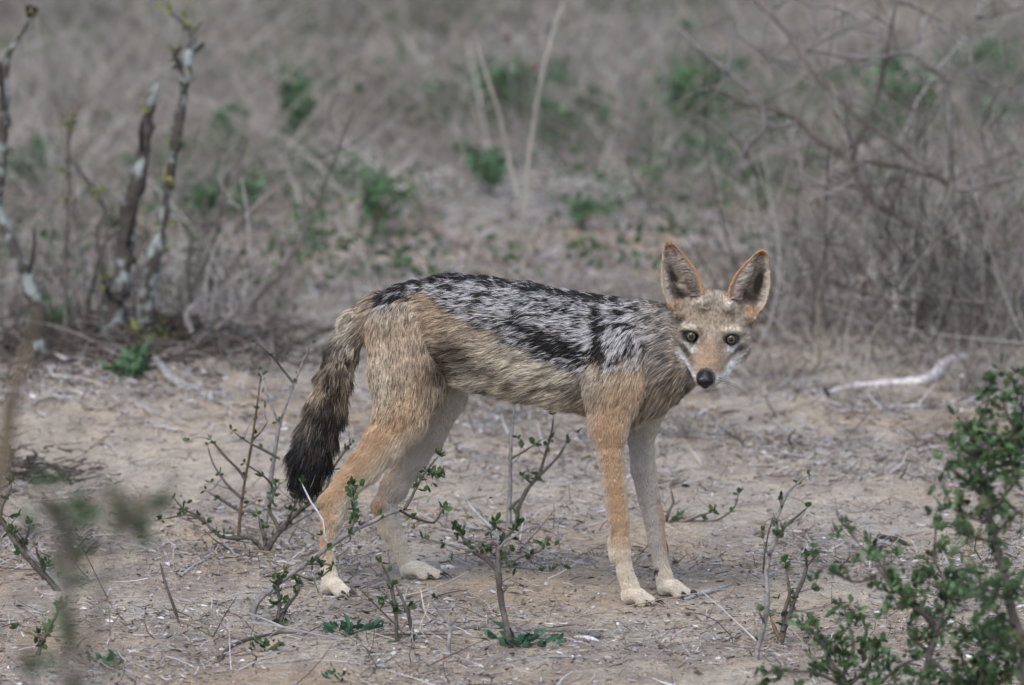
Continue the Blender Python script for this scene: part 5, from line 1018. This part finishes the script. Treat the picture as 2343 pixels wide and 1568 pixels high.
    th = (.75 + .5 * rng.random(n))[:, None] * (wr[0] + (wr[1] - wr[0]) * sgs ** 1.6)[None]; ra.data.foreach_set('value', th.ravel().astype(np.float32))
    for nm, A in (('col', C), ('tip', tip)):
        at = hc.attributes.new(nm, 'FLOAT_COLOR', 'CURVE'); c4 = np.ones((n, 4), np.float32); c4[:, :3] = A; at.data.foreach_set('color', c4.ravel())
    hc.materials.append(m_fur)
    o = bpy.data.objects.new(name, hc); sc.collection.objects.link(o); o.parent = jackal
    return o
face = np.clip(tg['head'] + tg['cheek'] + tg['muzzle'] + tg['jaw'] + tg['ear'], 0, 1); legs = np.clip(tg['leg_rn'] + tg['leg_rf'] + tg['leg_fn'] + tg['leg_ff'], 0, 1)
isT = tg['tail'] > .5
dens = (1 + .9 * legs + 3.0 * face) * (~isT) * (tg['nose'] < .3)
fur = make_fur('fur', dens, 300000)
tf = make_fur('tail_fur', isT.astype(float), 26000, (.00048, .0001))
tf['label'] = 'bushy dark tail with a black tip'
# ---- eyes
def ball_mat():
    m = bpy.data.materials.new('eye'); m.use_nodes = True; n = m.node_tree; b = n.nodes['Principled BSDF']
    tc = n.nodes.new('ShaderNodeTexCoord'); sx = n.nodes.new('ShaderNodeSeparateXYZ'); n.links.new(tc.outputs['Object'], sx.inputs[0])
    cx = n.nodes.new('ShaderNodeCombineXYZ'); n.links.new(sx.outputs[0], cx.inputs[0]); n.links.new(sx.outputs[2], cx.inputs[1])
    ln = n.nodes.new('ShaderNodeVectorMath'); ln.operation = 'LENGTH'; n.links.new(cx.outputs[0], ln.inputs[0])
    mr = n.nodes.new('ShaderNodeMapRange'); mr.inputs[2].default_value = .0085; n.links.new(ln.outputs['Value'], mr.inputs[0])
    cr = n.nodes.new('ShaderNodeValToRGB'); e = cr.color_ramp.elements
    e[0].position = 0; e[0].color = (.004, .004, .005, 1); e[1].position = 1; e[1].color = (.008, .007, .006, 1)
    for ps, c in ((.28, (.005, .005, .006, 1)), (.38, (.05, .045, .025, 1)), (.50, (.115, .105, .055, 1)), (.60, (.07, .065, .03, 1)), (.70, (.01, .01, .008, 1))):
        x = e.new(ps); x.color = c
    n.links.new(mr.outputs[0], cr.inputs[0]); n.links.new(cr.outputs[0], b.inputs['Base Color'])
    b.inputs['Roughness'].default_value = .08; b.inputs['Specular IOR Level'].default_value = .35
    return m
me_ = ball_mat()
for j, (x, y, Y, yw) in enumerate(EYES):
    bpy_me = bpy.data.meshes.new('eye'); import bmesh
    bm = bmesh.new(); bmesh.ops.create_uvsphere(bm, u_segments=32, v_segments=24, radius=.0088)
    for f_ in bm.faces: f_.smooth = True
    bm.to_mesh(bpy_me); bm.free(); bpy_me.materials.append(me_)
    o = bpy.data.objects.new('eye', bpy_me); sc.collection.objects.link(o); o.parent = jackal
    c = P(x + (2 if j == 0 else -1), y + 1, -0.1890); o.location = c
    dcam = Vector(CAM - c).normalized(); o.rotation_euler = (-dcam).to_track_quat('Y', 'Z').to_euler()
# ---- claws
m_claw = attr_mat('claw_horn', .4, .4)
for E, d in CL:
    rr = .0024; ring = []; Vc = []; segs = 5
    d = nrm(d * np.array([1, 1, 0])); side = nrm(np.cross(d, [0, 0, 1])); 
    for i in range(segs):
        s_ = i / (segs - 1); c = E + d * (.0065 + .0125 * s_) + np.array([0, 0, .003 - .008 * s_ * s_])
        c[2] = max(c[2], .0015)
        for k in range(6):
            a = k / 6 * 2 * math.pi; Vc.append(c + (side * math.cos(a) * .8 + np.array([0, 0, 1]) * math.sin(a)) * rr * (1 - .85 * s_))
    Fc = np.array([[i * 6 + k, i * 6 + (k + 1) % 6, (i + 1) * 6 + (k + 1) % 6, (i + 1) * 6 + k] for i in range(segs - 1) for k in range(6)])
    Vc = np.array(Vc); mesh_np('claw', Vc, Fc, m_claw, jackal, np.tile([.03, .026, .022], (len(Vc), 1)), True)
# whiskers
Wp = []
for sx_ in (-1, 1):
    for i in range(9):
        x0 = 1614 + sx_ * (13 + 2.2 * (i % 3)) ; y0 = 862 + 5 * (i // 3); a = P(x0, y0, -.258)
        dd = nrm(np.array([sx_ * 1.0, .35 + .2 * rng.random(), -.35 + .25 * rng.random()])); Ln = .03 + .02 * rng.random()
        for k in range(5): s_ = k / 4; Wp.append(a + dd * Ln * s_ + np.array([0, .008, -.008]) * s_ * s_)
hc = bpy.data.hair_curves.new('whiskers'); hc.add_curves([5] * (len(Wp) // 5)); hc.position_data.foreach_set('vector', np.array(Wp, np.float32).ravel())
ra = hc.attributes.new('radius', 'FLOAT', 'POINT'); ra.data.foreach_set('value', np.tile([.00022, .0002, .00017, .00012, .00006], len(Wp) // 5).astype(np.float32))
for nm in ('col', 'tip'):
    at = hc.attributes.new(nm, 'FLOAT_COLOR', 'CURVE'); c4 = np.ones((len(Wp) // 5, 4), np.float32) * .12; at.data.foreach_set('color', c4.ravel())
hc.materials.append(m_fur); o = bpy.data.objects.new('whiskers', hc); sc.collection.objects.link(o); o.parent = jackal
